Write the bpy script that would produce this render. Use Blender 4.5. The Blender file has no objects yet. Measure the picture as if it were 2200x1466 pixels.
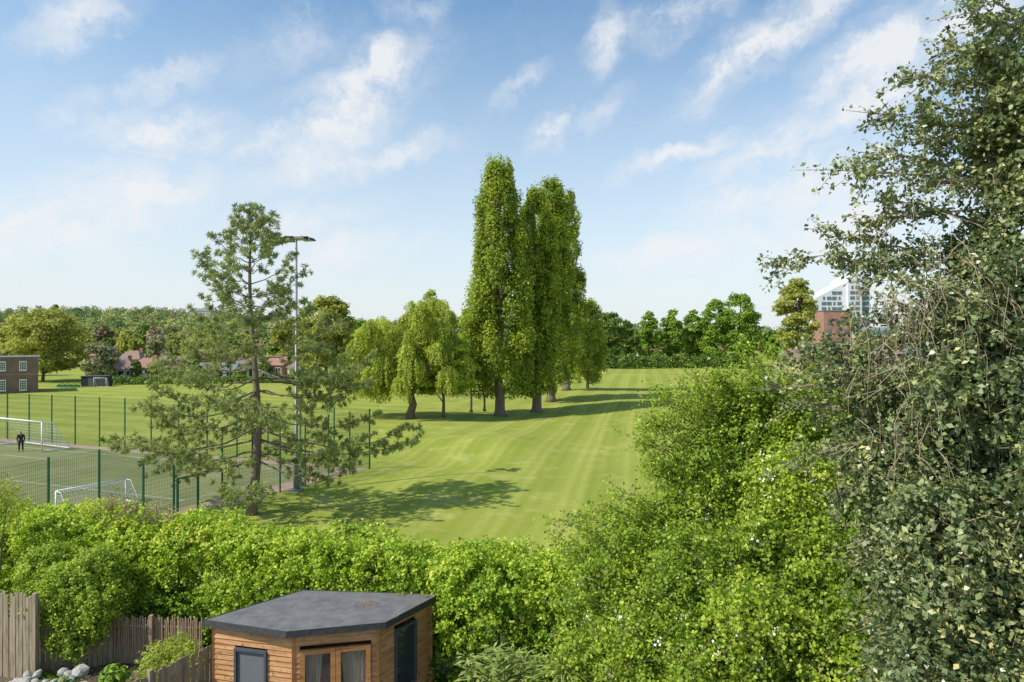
import bpy, bmesh, math, random
import numpy as np
from mathutils import Vector
random.seed(5)
RS=np.random.default_rng(11)
R=math.radians
scene=bpy.context.scene
col=scene.collection
F=1467.0; H=9.0
def W(px,py,d): return np.array([(px-1100)/F*d, d, H+(733-py)/F*d])
def G(px,py,z=0.0):
    d=(H-z)*F/(py-733); return np.array([(px-1100)/F*d, d, z])
WL={}
# ------------------------------------------------------------------ terrain
def sstep(a,b,x):
    t=np.clip((x-a)/(b-a),0,1); return t*t*(3-2*t)
def hz(x,y):
    x=np.asarray(x,float); y=np.asarray(y,float)
    amp=np.interp(x,[-1400,-900,-675,-500,-380,-120,150,800],[26,29,31,36,35,22,13,9])
    amp=amp+3.5*np.sin(x*.012+1)+1.6*np.sin(x*.031)
    z=amp*sstep(280,900,y)
    m=sstep(-12,-4,x)*sstep(30,40,y)
    z=z+m*(.25*np.sin(x*.16+y*.05)+.2*np.sin(y*.13-x*.06))*sstep(260,180,y)
    z=z-.9*np.exp(-(((x+4.5)/3.4)**2+((y-52)/4.5)**2))
    z=z+.6*np.exp(-(((x+1)/4)**2+((y-57)/6)**2))*1
    return z
# ------------------------------------------------------------------ materials
def nt(name):
    m=bpy.data.materials.new(name); m.use_nodes=True
    t=m.node_tree; t.nodes.clear()
    out=t.nodes.new('ShaderNodeOutputMaterial')
    b=t.nodes.new('ShaderNodeBsdfPrincipled')
    t.links.new(b.outputs[0],out.inputs[0])
    return m,t,b,out
def ramp(t,stops):
    r=t.nodes.new('ShaderNodeValToRGB')
    e=r.color_ramp.elements
    while len(e)<len(stops): e.new(.5)
    for i,(p,c) in enumerate(stops):
        e[i].position=p; e[i].color=(*c,1)
    return r
def mat(name,c1,c2=None,scale=3.0,rough=.8,bump=0,stretch=(1,1,1),metal=0,detail=5,spec=.3):
    m,t,b,out=nt(name)
    c2=c2 or tuple(x*.75 for x in c1)
    tc=t.nodes.new('ShaderNodeTexCoord'); mp=t.nodes.new('ShaderNodeMapping')
    mp.inputs['Scale'].default_value=stretch
    n=t.nodes.new('ShaderNodeTexNoise'); n.inputs['Scale'].default_value=scale; n.inputs['Detail'].default_value=detail
    n.inputs['Roughness'].default_value=.65
    t.links.new(tc.outputs['Object'],mp.inputs[0]); t.links.new(mp.outputs[0],n.inputs[0])
    r=ramp(t,[(.3,c2),(.7,c1)])
    t.links.new(n.outputs[0],r.inputs[0]); t.links.new(r.outputs[0],b.inputs['Base Color'])
    b.inputs['Roughness'].default_value=rough; b.inputs['Metallic'].default_value=metal
    b.inputs['Specular IOR Level'].default_value=spec
    if bump:
        bp=t.nodes.new('ShaderNodeBump'); bp.inputs['Strength'].default_value=bump; bp.inputs['Distance'].default_value=.02
        t.links.new(n.outputs[0],bp.inputs['Height']); t.links.new(bp.outputs[0],b.inputs['Normal'])
    return m
def leafmat(name,stops,rough=.55,trans=.36,spec=.3,gain=1.5):
    m,t,b,out=nt(name)
    a=t.nodes.new('ShaderNodeAttribute'); a.attribute_name='tint'
    stops=[(p,(min(.7,c[0]*gain),min(.7,c[1]*gain*.94),min(.6,c[2]*gain*1.1+.002))) for p,c in stops]
    r=ramp(t,stops)
    t.links.new(a.outputs['Fac'],r.inputs[0]); t.links.new(r.outputs[0],b.inputs['Base Color'])
    b.inputs['Roughness'].default_value=rough; b.inputs['Specular IOR Level'].default_value=spec
    tr=t.nodes.new('ShaderNodeBsdfTranslucent'); mx=t.nodes.new('ShaderNodeMixShader'); mx.inputs[0].default_value=trans
    hs=t.nodes.new('ShaderNodeHueSaturation'); hs.inputs['Value'].default_value=1.2; hs.inputs['Saturation'].default_value=1.05
    t.links.new(r.outputs[0],hs.inputs['Color']); t.links.new(hs.outputs[0],tr.inputs[0])
    t.links.new(b.outputs[0],mx.inputs[1]); t.links.new(tr.outputs[0],mx.inputs[2]); t.links.new(mx.outputs[0],out.inputs[0])
    return m
M={}
M['bark']=mat('bark',(.20,.15,.10),(.09,.065,.045),6,.95,.8,(1,1,.25))
M['barkgrey']=mat('bark_grey',(.26,.21,.155),(.12,.09,.065),6,.95,.8,(1,1,.25))
M['twig']=mat('twig',(.44,.36,.24),(.28,.21,.14),8,.8)
M['white']=mat('white_paint',(.82,.82,.80),(.75,.75,.73),2,.5)
M['chalk']=mat('worn_line_paint',(.42,.45,.40),(.28,.32,.26),1.5,.9)
M['greenpost']=mat('green_powder_coat',(.015,.12,.065),(.01,.085,.045),4,.45)
M['steel']=mat('galvanised_steel',(.25,.27,.29),(.18,.20,.22),3,.5,0,(1,1,.3),.3)
M['dark']=mat('dark_metal',(.03,.035,.04),(.02,.02,.025),4,.5)
M['lens']=mat('lamp_glass',(.35,.4,.45),(.25,.3,.35),4,.15)
M['glass']=mat('window_glass',(.05,.06,.07),(.03,.04,.05),1.5,.06,spec=.8)
M['felt']=mat('roof_felt',(.19,.185,.185),(.10,.098,.10),2.4,.95,.5,detail=14)
M['feltedge']=mat('roof_felt_edge',(.085,.084,.085),(.045,.045,.047),12,.9,.5)
def woodmat(name,c1,c2,dark):
    """planks: grain along the board, dark knots"""
    m,t,b,out=nt(name)
    tc=t.nodes.new('ShaderNodeTexCoord'); mp=t.nodes.new('ShaderNodeMapping'); mp.inputs['Scale'].default_value=(.6,.6,8.3)
    t.links.new(tc.outputs['Object'],mp.inputs[0])
    n=t.nodes.new('ShaderNodeTexNoise'); n.inputs['Scale'].default_value=2.2; n.inputs['Detail'].default_value=8; n.inputs['Roughness'].default_value=.7; t.links.new(mp.outputs[0],n.inputs[0])
    r=ramp(t,[(.32,c2),(.66,c1)]); t.links.new(n.outputs[0],r.inputs[0])
    n2=t.nodes.new('ShaderNodeTexNoise'); n2.inputs['Scale'].default_value=9; n2.inputs['Detail'].default_value=3; t.links.new(tc.outputs['Object'],n2.inputs[0])
    r2=ramp(t,[(.60,(1,1,1)),(.72,dark)]); t.links.new(n2.outputs[0],r2.inputs[0])
    mx=t.nodes.new('ShaderNodeMix'); mx.data_type='RGBA'; mx.blend_type='MULTIPLY'; mx.inputs[0].default_value=.8
    t.links.new(r.outputs[0],mx.inputs[6]); t.links.new(r2.outputs[0],mx.inputs[7]); t.links.new(mx.outputs[2],b.inputs['Base Color'])
    b.inputs['Roughness'].default_value=.65
    bp=t.nodes.new('ShaderNodeBump'); bp.inputs['Strength'].default_value=.3; bp.inputs['Distance'].default_value=.01
    t.links.new(n.outputs[0],bp.inputs['Height']); t.links.new(bp.outputs[0],b.inputs['Normal'])
    return m
M['cedar']=woodmat('cedar_boards',(.66,.37,.16),(.28,.115,.035),(.35,.25,.18))
M['cedar2']=woodmat('cedar_frame',(.56,.27,.09),(.33,.14,.045),(.5,.4,.3))
M['greyframe']=mat('grey_frame',(.09,.10,.11),(.07,.08,.09),4,.5)
M['blind']=mat('grey_blind',(.17,.18,.19),(.12,.13,.14),40,.8)
M['fencewood']=mat('weathered_fence',(.44,.36,.25),(.20,.155,.10),5,.9,.6,(3,3,.35))
M['brush']=mat('brushwood',(.46,.33,.22),(.22,.14,.09),9,.95,.4,(4,4,.4))
M['soil']=mat('soil',(.15,.115,.08),(.07,.055,.035),6,.95,.8)
M['rock']=mat('rock',(.50,.48,.43),(.28,.26,.22),5,.9,.8)
M['terracotta']=mat('terracotta',(.48,.24,.14),(.38,.18,.1),6,.8)
M['glaze']=mat('green_glazed_pot',(.16,.28,.22),(.1,.2,.16),5,.3)
M['blossom']=mat('blossom_white',(.85,.85,.78),(.75,.76,.66),6,.7)
M['net']=mat('net_cord',(.6,.62,.6),None,4,.8)
def brickmat(name,c1,c2,mortar,sc=1.0):
    m,t,b,out=nt(name)
    tc=t.nodes.new('ShaderNodeTexCoord')
    sp=t.nodes.new('ShaderNodeSeparateXYZ'); t.links.new(tc.outputs['Object'],sp.inputs[0])
    ad=t.nodes.new('ShaderNodeMath'); ad.operation='ADD'; t.links.new(sp.outputs[0],ad.inputs[0]); t.links.new(sp.outputs[1],ad.inputs[1])
    cb=t.nodes.new('ShaderNodeCombineXYZ'); t.links.new(ad.outputs[0],cb.inputs[0]); t.links.new(sp.outputs[2],cb.inputs[1])
    br=t.nodes.new('ShaderNodeTexBrick'); br.inputs['Color1'].default_value=(*c1,1); br.inputs['Color2'].default_value=(*c2,1); br.inputs['Mortar'].default_value=(*mortar,1)
    br.inputs['Scale'].default_value=sc; br.inputs['Brick Width'].default_value=.225; br.inputs['Row Height'].default_value=.075; br.inputs['Mortar Size'].default_value=.008
    t.links.new(cb.outputs[0],br.inputs[0])
    n=t.nodes.new('ShaderNodeTexNoise'); n.inputs['Scale'].default_value=.6; n.inputs['Detail'].default_value=6; t.links.new(tc.outputs['Object'],n.inputs[0])
    mx=t.nodes.new('ShaderNodeMix'); mx.data_type='RGBA'; mx.blend_type='MULTIPLY'; mx.inputs[0].default_value=.7
    r=ramp(t,[(.3,(.6,.6,.6)),(.7,(1.1,1.05,1))]); t.links.new(n.outputs[0],r.inputs[0])
    t.links.new(br.outputs[0],mx.inputs[6]); t.links.new(r.outputs[0],mx.inputs[7]); t.links.new(mx.outputs[2],b.inputs['Base Color'])
    b.inputs['Roughness'].default_value=.9
    return m
M['brick']=brickmat('dark_brown_brick',(.24,.13,.10),(.17,.10,.08),(.3,.27,.23))
M['redbrick']=brickmat('red_brick',(.45,.20,.14),(.37,.16,.11),(.4,.32,.27))
M['ochre']=brickmat('ochre_brick',(.54,.42,.24),(.46,.35,.19),(.42,.36,.28))
M['render']=mat('pale_render',(.58,.52,.45),(.44,.39,.34),1,.9)
M['roofred']=mat('red_roof_tiles',(.38,.21,.16),(.27,.145,.11),2,.9)
M['roofbrown']=mat('brown_roof_tiles',(.32,.22,.18),(.22,.15,.125),2,.9)
M['roofgrey']=mat('grey_roof_tiles',(.26,.26,.27),(.18,.18,.19),2,.9)
M['towerwhite']=mat('pale_cladding',(.72,.73,.75),(.62,.63,.66),.3,.6)
M['towergrey']=mat('grey_cladding',(.38,.42,.47),(.30,.34,.39),.3,.6)
M['bands']=mat('band_glass',(.16,.19,.23),(.10,.13,.16),.4,.2)
# ------------------------------------------------------------------ objects
def tag(o,label=None,cat=None,group=None,kind=None):
    if label: o['label']=label
    if cat: o['category']=cat
    if group: o['group']=group
    if kind: o['kind']=kind
    return o
def empty(name,loc,label,cat,group=None):
    o=bpy.data.objects.new(name,None); col.objects.link(o); o.location=[float(v) for v in loc]; o.empty_display_size=.3
    WL[o.name]=np.array(loc,float); return tag(o,label,cat,group)
def link(name,me,m,parent=None,smooth=False):
    o=bpy.data.objects.new(name,me); col.objects.link(o)
    if m: me.materials.append(m)
    if smooth: me.polygons.foreach_set('use_smooth',[True]*len(me.polygons))
    if parent is not None:
        o.parent=parent; WL[o.name]=WL[parent.name]
    else: WL[o.name]=np.zeros(3)
    return o
class MB:
    def __init__(s): s.v=[]; s.f=[]
    def box(s,c,size,rz=0.0):
        x,y,z=[k/2 for k in size]; ca,sa=math.cos(rz),math.sin(rz); n=len(s.v)
        for dz in (-z,z):
            for dx,dy in ((-x,-y),(x,-y),(x,y),(-x,y)):
                s.v.append((c[0]+dx*ca-dy*sa,c[1]+dx*sa+dy*ca,c[2]+dz))
        for q in ((3,2,1,0),(4,5,6,7),(0,1,5,4),(1,2,6,5),(2,3,7,6),(3,0,4,7)): s.f.append(tuple(n+k for k in q))
        return s
    def tube(s,pts,rads,n=6,caps=True):
        pts=[np.array(p,float) for p in pts]
        if np.isscalar(rads): rads=[rads]*len(pts)
        b=len(s.v); L=len(pts)
        ref=None
        for i,p in enumerate(pts):
            d=pts[min(i+1,L-1)]-pts[max(i-1,0)]; d=d/(np.linalg.norm(d)+1e-9)
            if ref is None: ref=np.array([0,0,1.]) if abs(d[2])<.9 else np.array([1.,0,0])
            u=np.cross(d,ref); u/=np.linalg.norm(u)+1e-9; w=np.cross(d,u)
            for k in range(n):
                a=2*math.pi*k/n+math.pi/4
                q=p+rads[i]*(u*math.cos(a)+w*math.sin(a)); s.v.append(tuple(q))
        for i in range(L-1):
            for k in range(n):
                a0=b+i*n+k; a1=b+i*n+(k+1)%n; s.f.append((a0,a1,a1+n,a0+n))
        if caps:
            s.f.append(tuple(b+k for k in range(n))[::-1]); s.f.append(tuple(b+(L-1)*n+k for k in range(n)))
        return s
    def bar(s,p,q,w,n=4): return s.tube([p,q],w*.707,n,True)
    def prism(s,poly,z0,z1):
        n=len(poly); b=len(s.v)
        for z in (z0,z1):
            for p in poly: s.v.append((p[0],p[1],z))
        s.f.append(tuple(b+k for k in range(n))[::-1]); s.f.append(tuple(b+n+k for k in range(n)))
        for k in range(n): s.f.append((b+k,b+(k+1)%n,b+n+(k+1)%n,b+n+k))
        return s
    def poly(s,pts):
        b=len(s.v); s.v+= [tuple(p) for p in pts]; s.f.append(tuple(range(b,b+len(pts)))); return s
    def build(s,name,m,parent=None,smooth=False,bevel=0):
        off=WL[parent.name] if parent is not None else np.zeros(3)
        me=bpy.data.meshes.new(name)
        me.from_pydata([(v[0]-off[0],v[1]-off[1],v[2]-off[2]) for v in s.v],[],s.f); me.update()
        o=link(name,me,m,parent,smooth)
        if bevel:
            md=o.modifiers.new('b','BEVEL'); md.width=bevel; md.segments=2; md.limit_method='ANGLE'
        return o
def unit(v): return v/(np.linalg.norm(v,axis=1,keepdims=True)+1e-9)
def leaves(name,c,n,size,m,parent,tint,aspect=.6,fold=.12,tdir=None,tmix=1.0):
    """many leaf-shaped faces in one mesh"""
    N=len(c); off=WL[parent.name] if parent is not None else np.zeros(3)
    c=c-off; n=unit(n); size=np.broadcast_to(size,(N,))[:,None]
    r=RS.normal(size=(N,3))
    if tdir is not None: r=r*tmix+tdir
    t=unit(r-n*(r*n).sum(1,keepdims=True)); b=np.cross(n,t)
    v=np.empty((N,4,3))
    v[:,0]=c-t*size*.5; v[:,2]=c+t*size*.5
    v[:,1]=c+b*size*.5*aspect+n*size*fold; v[:,3]=c-b*size*.5*aspect+n*size*fold
    me=bpy.data.meshes.new(name); me.vertices.add(N*4); me.vertices.foreach_set('co',v.astype(np.float32).ravel())
    me.loops.add(N*4); me.loops.foreach_set('vertex_index',np.arange(N*4,dtype=np.int32))
    me.polygons.add(N); me.polygons.foreach_set('loop_start',np.arange(0,N*4,4,dtype=np.int32))
    try: me.polygons.foreach_set('loop_total',np.full(N,4,dtype=np.int32))
    except Exception: pass
    a=me.attributes.new('tint','FLOAT','FACE'); a.data.foreach_set('value',np.clip(tint,0,1).astype(np.float32))
    me.update(calc_edges=True)
    return link(name,me,m,parent)
def rsph(N): return unit(RS.normal(size=(N,3)))
# ------------------------------------------------------------------ leaf palettes
L={}
L['poplar']=leafmat('poplar_leaf',[(0,(.055,.09,.009)),(.5,(.18,.25,.020)),(1,(.36,.42,.045))],.5,.4)
L['willow']=leafmat('willow_leaf',[(0,(.10,.14,.012)),(.5,(.26,.33,.035)),(1,(.43,.48,.08))],.6,.38)
L['small']=leafmat('maple_leaf',[(0,(.08,.13,.01)),(.5,(.23,.32,.022)),(1,(.37,.46,.045))],.6,.38)
L['pine']=leafmat('pine_needle',[(0,(.07,.10,.025)),(.5,(.17,.22,.05)),(1,(.33,.38,.11))],.6,.3)
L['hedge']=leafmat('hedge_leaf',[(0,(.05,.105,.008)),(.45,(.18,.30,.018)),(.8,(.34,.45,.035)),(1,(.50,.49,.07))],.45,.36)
L['haw']=leafmat('hawthorn_leaf',[(0,(.045,.09,.009)),(.5,(.18,.28,.022)),(1,(.40,.48,.05))],.5,.38)
L['holly']=leafmat('holly_leaf',[(0,(.03,.052,.018)),(.45,(.095,.135,.04)),(.8,(.21,.26,.085)),(1,(.42,.40,.13))],.36,.16,.5,1.5)
L['dark']=leafmat('dark_tree_leaf',[(0,(.035,.075,.013)),(.5,(.09,.15,.018)),(1,(.19,.28,.03))],.6,.3)
L['bright']=leafmat('bright_tree_leaf',[(0,(.05,.10,.011)),(.5,(.14,.24,.018)),(1,(.27,.39,.035))],.6,.33)
L['olive']=leafmat('olive_tree_leaf',[(0,(.10,.12,.02)),(.5,(.23,.26,.04)),(1,(.37,.39,.08))],.7,.38)
L['russet']=leafmat('russet_tree_leaf',[(0,(.10,.07,.035)),(.5,(.20,.14,.065)),(1,(.30,.23,.12))],.7,.2)
L['pale']=leafmat('pale_tree_leaf',[(0,(.14,.15,.06)),(.5,(.25,.27,.11)),(1,(.38,.40,.18))],.7,.25,gain=1.2)
L['hill']=leafmat('hazy_hill_wood_leaf',[(0,(.06,.105,.042)),(.3,(.11,.17,.05)),(.55,(.19,.26,.065)),(.75,(.30,.34,.10)),(.9,(.33,.30,.13)),(1,(.26,.19,.11))],.8,.2,gain=1.25)  # distance haze is painted into these leaf colours, paler and slightly bluish
L['bamboo']=leafmat('bamboo_leaf',[(0,(.13,.20,.035)),(.5,(.28,.38,.07)),(1,(.46,.50,.15))],.45,.3,gain=1.1)
# ------------------------------------------------------------------ ground
xs=np.unique(np.concatenate([np.linspace(-160,160,200),-np.geomspace(160,3000,40),np.geomspace(160,3000,40)]))
ys=np.unique(np.concatenate([np.linspace(-60,160,150),np.geomspace(160,3500,80)]))
X,Y=np.meshgrid(xs,ys); Z=hz(X,Y)
me=bpy.data.meshes.new('ground'); nx,ny=len(xs),len(ys)
idx=np.arange(nx*ny).reshape(ny,nx)
fc=np.stack([idx[:-1,:-1],idx[:-1,1:],idx[1:,1:],idx[1:,:-1]],-1).reshape(-1,4)
me.from_pydata(np.stack([X,Y,Z],-1).reshape(-1,3).tolist(),[],fc.tolist()); me.update()
gm,t,b,out=nt('mown_grass')
tc=t.nodes.new('ShaderNodeTexCoord')
def noise(scale,detail=6,rough=.6,vec=None,dist=0):
    n=t.nodes.new('ShaderNodeTexNoise'); n.inputs['Scale'].default_value=scale; n.inputs['Detail'].default_value=detail
    n.inputs['Roughness'].default_value=rough; n.inputs['Distortion'].default_value=dist
    t.links.new(vec or tc.outputs['Object'],n.inputs[0]); return n.outputs[0]
def math_(op,a,bb=None,c=None,clamp=False):
    n=t.nodes.new('ShaderNodeMath'); n.operation=op; n.use_clamp=clamp
    for i,v in enumerate((a,bb,c)):
        if v is None: continue
        if isinstance(v,(int,float)): n.inputs[i].default_value=v
        else: t.links.new(v,n.inputs[i])
    return n.outputs[0]
def mrange(v,a,bb,c=0,d=1,smooth=True):
    n=t.nodes.new('ShaderNodeMapRange'); n.interpolation_type='SMOOTHSTEP' if smooth else 'LINEAR'
    t.links.new(v,n.inputs[0])
    for i,k in enumerate((a,bb,c,d)): n.inputs[i+1].default_value=k
    return n.outputs[0]
def mixc(f,a,bb,mode='MIX'):
    n=t.nodes.new('ShaderNodeMix'); n.data_type='RGBA'; n.blend_type=mode
    if isinstance(f,(int,float)): n.inputs[0].default_value=f
    else: t.links.new(f,n.inputs[0])
    for i,v in ((6,a),(7,bb)):
        if isinstance(v,tuple): n.inputs[i].default_value=(*v,1)
        else: t.links.new(v,n.inputs[i])
    return n.outputs[2]
sp=t.nodes.new('ShaderNodeSeparateXYZ'); t.links.new(tc.outputs['Object'],sp.inputs[0])
wobn=noise(.018,0)
def stripes(ang,period,wob,sharp):
    ca,sa=math.cos(ang),math.sin(ang)
    u=math_('ADD',math_('MULTIPLY',sp.outputs[0],ca),math_('MULTIPLY',sp.outputs[1],sa))
    u=math_('ADD',u,math_('MULTIPLY',wobn,wob))
    s=math_('SINE',math_('MULTIPLY',u,2*math.pi/period))
    return mrange(s,-sharp,sharp)
s1=stripes(R(-11),3.6,3.5,.6); s1b=stripes(R(-11),.9,3.5,1.0); s1c=stripes(R(-12),11,4,.9)
s2=stripes(R(68),5.2,2,.5)
left=mrange(sp.outputs[0],-2,-16)
st=math_('ADD',math_('MULTIPLY',s1,math_('SUBTRACT',1,left)),math_('MULTIPLY',s2,left))
big=noise(.05,5,.6); med=noise(.35,6,.7); fine=noise(3.0,8,.75); vfine=noise(18,6,.8)
c=mixc(mrange(big,.35,.65),(.225,.27,.036),(.31,.33,.058))
c=mixc(math_('MULTIPLY',st,.5),c,(.43,.43,.10))
c=mixc(math_('MULTIPLY',s1c,.22),c,(.18,.23,.027))
c=mixc(math_('MULTIPLY',s1b,.32),c,(.18,.225,.03))
c=mixc(mrange(med,.50,.70,0,.6),c,(.48,.44,.16))
c=mixc(mrange(fine,.35,.7,0,.5),c,(.19,.24,.027))
c=mixc(mrange(vfine,.5,.75,0,.4),c,(.48,.47,.19))
vo=t.nodes.new('ShaderNodeTexVoronoi'); vo.inputs['Scale'].default_value=1.6; t.links.new(tc.outputs['Object'],vo.inputs[0])
dz=math_('MULTIPLY',mrange(vo.outputs['Distance'],.07,.05),mrange(noise(.12,3),.52,.62))
c=mixc(math_('MULTIPLY',dz,.7),c,(.75,.75,.62))
t.links.new(c,b.inputs['Base Color']); b.inputs['Roughness'].default_value=.95; b.inputs['Specular IOR Level'].default_value=.1
bp=t.nodes.new('ShaderNodeBump'); bp.inputs['Strength'].default_value=.35; bp.inputs['Distance'].default_value=.06
t.links.new(math_('ADD',fine,vfine),bp.inputs['Height']); t.links.new(bp.outputs[0],b.inputs['Normal'])
g=link('ground',me,gm,None,True); tag(g,kind='structure')
# ------------------------------------------------------------------ pitch
C0=np.array([-10.,48.]); fd=np.array([-.928,.372]); nd=np.array([-.46,-.888])
q=lambda a,bb: C0+fd*a+nd*bb
pm,t,b,out=nt('artificial_turf'); tc=t.nodes.new('ShaderNodeTexCoord')
c=mixc(mrange(noise(.25,5),.3,.7),(.14,.16,.06),(.195,.205,.085)); c=mixc(mrange(noise(8,6,.8),.4,.7,0,.5),c,(.28,.27,.14))
t.links.new(c,b.inputs['Base Color']); b.inputs['Roughness'].default_value=.95; b.inputs['Specular IOR Level'].default_value=.08
m=MB(); m.prism([(*q(0,0),),(*q(75,0),),(*q(75,30),),(*q(0,19),)],-.2,.012); tag(m.build('sports_pitch',pm),kind='structure')
pv=brickmat('path_pavers',(.38,.26,.20),(.32,.22,.17),(.36,.31,.27),.8)
m=MB(); m.prism([q(0.0,0),q(1.7,1.1),q(1.7,18),q(0.,18)],.0,.024); m.prism([q(0,0),q(75,0),q(75,1.1),q(1.7,1.1)],.0,.024)
tag(m.build('path',pv),kind='structure')
m=MB()
def stripe(a,bb,w=.08):
    a=np.array(a);bb=np.array(bb); d=(bb-a)/np.linalg.norm(bb-a); n_=np.array([-d[1],d[0]])*w/2
    m.prism([a+n_,bb+n_,bb-n_,a-n_][::-1],.005,.02)
stripe(q(3.2,2.6),q(3.2,18)); stripe(q(3.25,2.6),q(70,2.6)); stripe(q(19,2.65),q(19,24)); stripe(q(3.25,12),q(18.9,12)); stripe(q(24,5.8),q(42,5.8)); stripe(q(24,2.65),q(24,5.75))
tag(m.build('pitch_marking',M['chalk']),kind='structure')
m=MB(); m.prism([(-30,-4),(14,-4),(14,18.5),(0,18.3),(-8,20.5),(-30,25)],-.3,.02); tag(m.build('garden_soil',M['soil']),kind='structure')
# ------------------------------------------------------------------ fences round the pitch
def mesh_fence(label,pts,h,wires=.1,hs=.2,ww=.009):
    r=empty('mesh_fence',(pts[0][0],pts[0][1],0),label,'fence')
    for k,p in enumerate(pts):
        MB().box((p[0],p[1],h/2+.02),(.08,.08,h+.04)).build('post',M['greenpost'],r)
    for a,bb in zip(pts[:-1],pts[1:]):
        mm=MB(); a=np.array(a);bb=np.array(bb); Ln=np.linalg.norm(bb-a); d=(bb-a)/Ln; off=np.array([-d[1],d[0]])*.05
        k=.06
        while k<Ln-.05:
            p=a+d*k+off; mm.tube([(p[0],p[1],.06),(p[0],p[1],h)],ww*.6,3,False); k+=wires
        z=.08
        while z<=h+.001:
            mm.tube([(*(a+off),z),(*(bb+off),z)],ww*.6,3,False); z+=hs
        mm.build('mesh_panel',M['greenpost'],r)
    return r
mesh_fence('long tall green mesh fence along the far side of the pitch',[q(3*k,0) for k in range(0,19)],4.2)
mesh_fence('tall green mesh fence beside the floodlight from the pitch corner to the gate',[C0+nd*(.03+2.06*k) for k in range(0,7)],4.2)
gp=[C0+nd*13.9,C0+nd*15.1]
r=empty('gate',(gp[0][0],gp[0][1],0),'low green metal gate in the pitch fence behind the pine tree','gate')
for p in gp: MB().box((p[0],p[1],1.03),(.09,.09,2.06)).build('post',M['greenpost'],r)
mm=MB(); mm.bar((*gp[0],2.02),(*gp[1],2.02),.07)
mm.build('top_rail',M['greenpost'],r)
mm=MB()
for k in range(1,14):
    p=gp[0]+(gp[1]-gp[0])*k/14; mm.tube([(*p,.1),(*p,1.95)],.006,3,False)
for z in np.arange(.2,2,.2): mm.tube([(*gp[0],z),(*gp[1],z)],.006,3,False)
mm.build('mesh_panel',M['greenpost'],r)
lf=[C0+nd*15.3,np.array([-17.6,32.6]),np.array([-21.4,35.4]),np.array([-22.4,33.0]),np.array([-23.0,30.2]),np.array([-23.6,27.4])]
mesh_fence('lower green mesh fence around the small goal, left of the gate',lf,3.35)
# ------------------------------------------------------------------ goals
def goal(label,A,B,h,back,depth_dir,r_post):
    A=np.array(A);B=np.array(B); dd=np.array(depth_dir)/np.linalg.norm(depth_dir)*back
    r=empty('football_goal',(A[0],A[1],.02),label,'goal')
    for p in (A,B): MB().tube([(*p,.02),(*p,h)],r_post,8).build('post',M['white'],r,True)
    MB().tube([(*A,h),(*B,h)],r_post,8).build('crossbar',M['white'],r,True)
    f=MB(); f.tube([(*A,.06),(*(A+dd),.06),(*(B+dd),.06),(*B,.06)],r_post*.8,6)
    for p in (A,B): f.tube([(*p,h),(*(p+dd*.35),h*.97),(*(p+dd),.06)],r_post*.45,6)
    f.build('base_frame',M['white'],r)
    n_=MB()
    w=.009
    prof=[(0,h),(.35,h*.96),(1,.06)]
    Ln=np.linalg.norm(B-A); K=int(Ln/.22)
    for k in range(K+1):
        p=A+(B-A)*k/K; n_.tube([(*(p+dd*a),z) for a,z in prof],w,3,False)
    for s_ in np.linspace(0,1,12):
        a=np.interp(s_,[0,.25,1],[0,.35,1]); z=np.interp(s_,[0,.25,1],[h,h*.96,.06])
        n_.tube([(*(A+dd*a),z),(*(B+dd*a),z)],w,3,False)
    for p in (A,B):
        for a in np.linspace(.1,.9,7): n_.tube([(*(p+dd*a),.06),(*(p+dd*a),np.interp(a,[0,.35,1],[h,h*.96,.06]))],w,3,False)
        for z in np.linspace(.3,h-.2,8):
            n_.tube([(*p,z),(*(p+dd*np.interp(z,[.06,h*.96],[1,.35])),z)],w,3,False)
    n_.build('net',M['net'],r)
goal('large white football goal at the left edge of the pitch',(-38,55.2),(-44.4,58.6),2.44,2.2,(.48,.88),.06)
goal('small white football goal behind the lower green fence',(-21.7,38.4),(-23.5,35.2),1.25,1.2,(.88,-.47),.055)
# ------------------------------------------------------------------ floodlight
fx,fy=-12.95,41.0
r=empty('floodlight_mast',(fx,fy,0),'tall slender grey floodlight mast at the corner of the pitch','floodlight')
MB().tube([(fx,fy,0),(fx,fy,2.1),(fx,fy,2.15),(fx,fy,15.2)],[.17,.15,.11,.06],10).build('pole',M['steel'],r,True)
MB().box((fx,fy,.06),(.7,.7,.14)).build('base_plate',M['steel'],r)
m=MB(); m.bar((fx-.95,fy,15.2),(fx+.7,fy,15.25),.08); m.bar((fx-.6,fy-.35,15.22),(fx-.6,fy+.35,15.22),.05).bar((fx+.4,fy-.35,15.25),(fx+.4,fy+.35,15.25),.05)
m.build('cross_arm',M['dark'],r)
def lamp(x,y,z,rz,tilt):
    h=MB()
    pr=[(-.40,-.26),(.40,-.26),(.33,.28),(-.33,.28)]
    n0=len(h.v)
    ca,sa=math.cos(rz),math.sin(rz)
    for zz,k in ((0,1),(.14,.75)):
        for a,bb in pr:
            a*=k;bb*=k; yy=bb; z_=zz+bb*tilt
            h.v.append((x+a*ca-yy*sa,y+a*sa+yy*ca,z+z_))
    for qd in ((3,2,1,0),(4,5,6,7),(0,1,5,4),(1,2,6,5),(2,3,7,6),(3,0,4,7)): h.f.append(tuple(n0+k for k in qd))
    o=h.build('lamp_head',M['dark'],r)
    g_=MB(); 
    pts=[]
    for a,bb in pr:
        a*=.85;bb*=.85; pts.append((x+a*ca-bb*sa,y+a*sa+bb*ca,z-.006+bb*tilt))
    g_.poly(pts[::-1]); g_.build('lamp_glass',M['lens'],o)
lamp(fx-.95,fy-.3,14.95,R(150),.45); lamp(fx-.5,fy+.3,15.10,R(190),.4); lamp(fx+.35,fy-.3,15.05,R(170),.1); lamp(fx+.62,fy+.3,15.08,R(160),.1)
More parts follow.
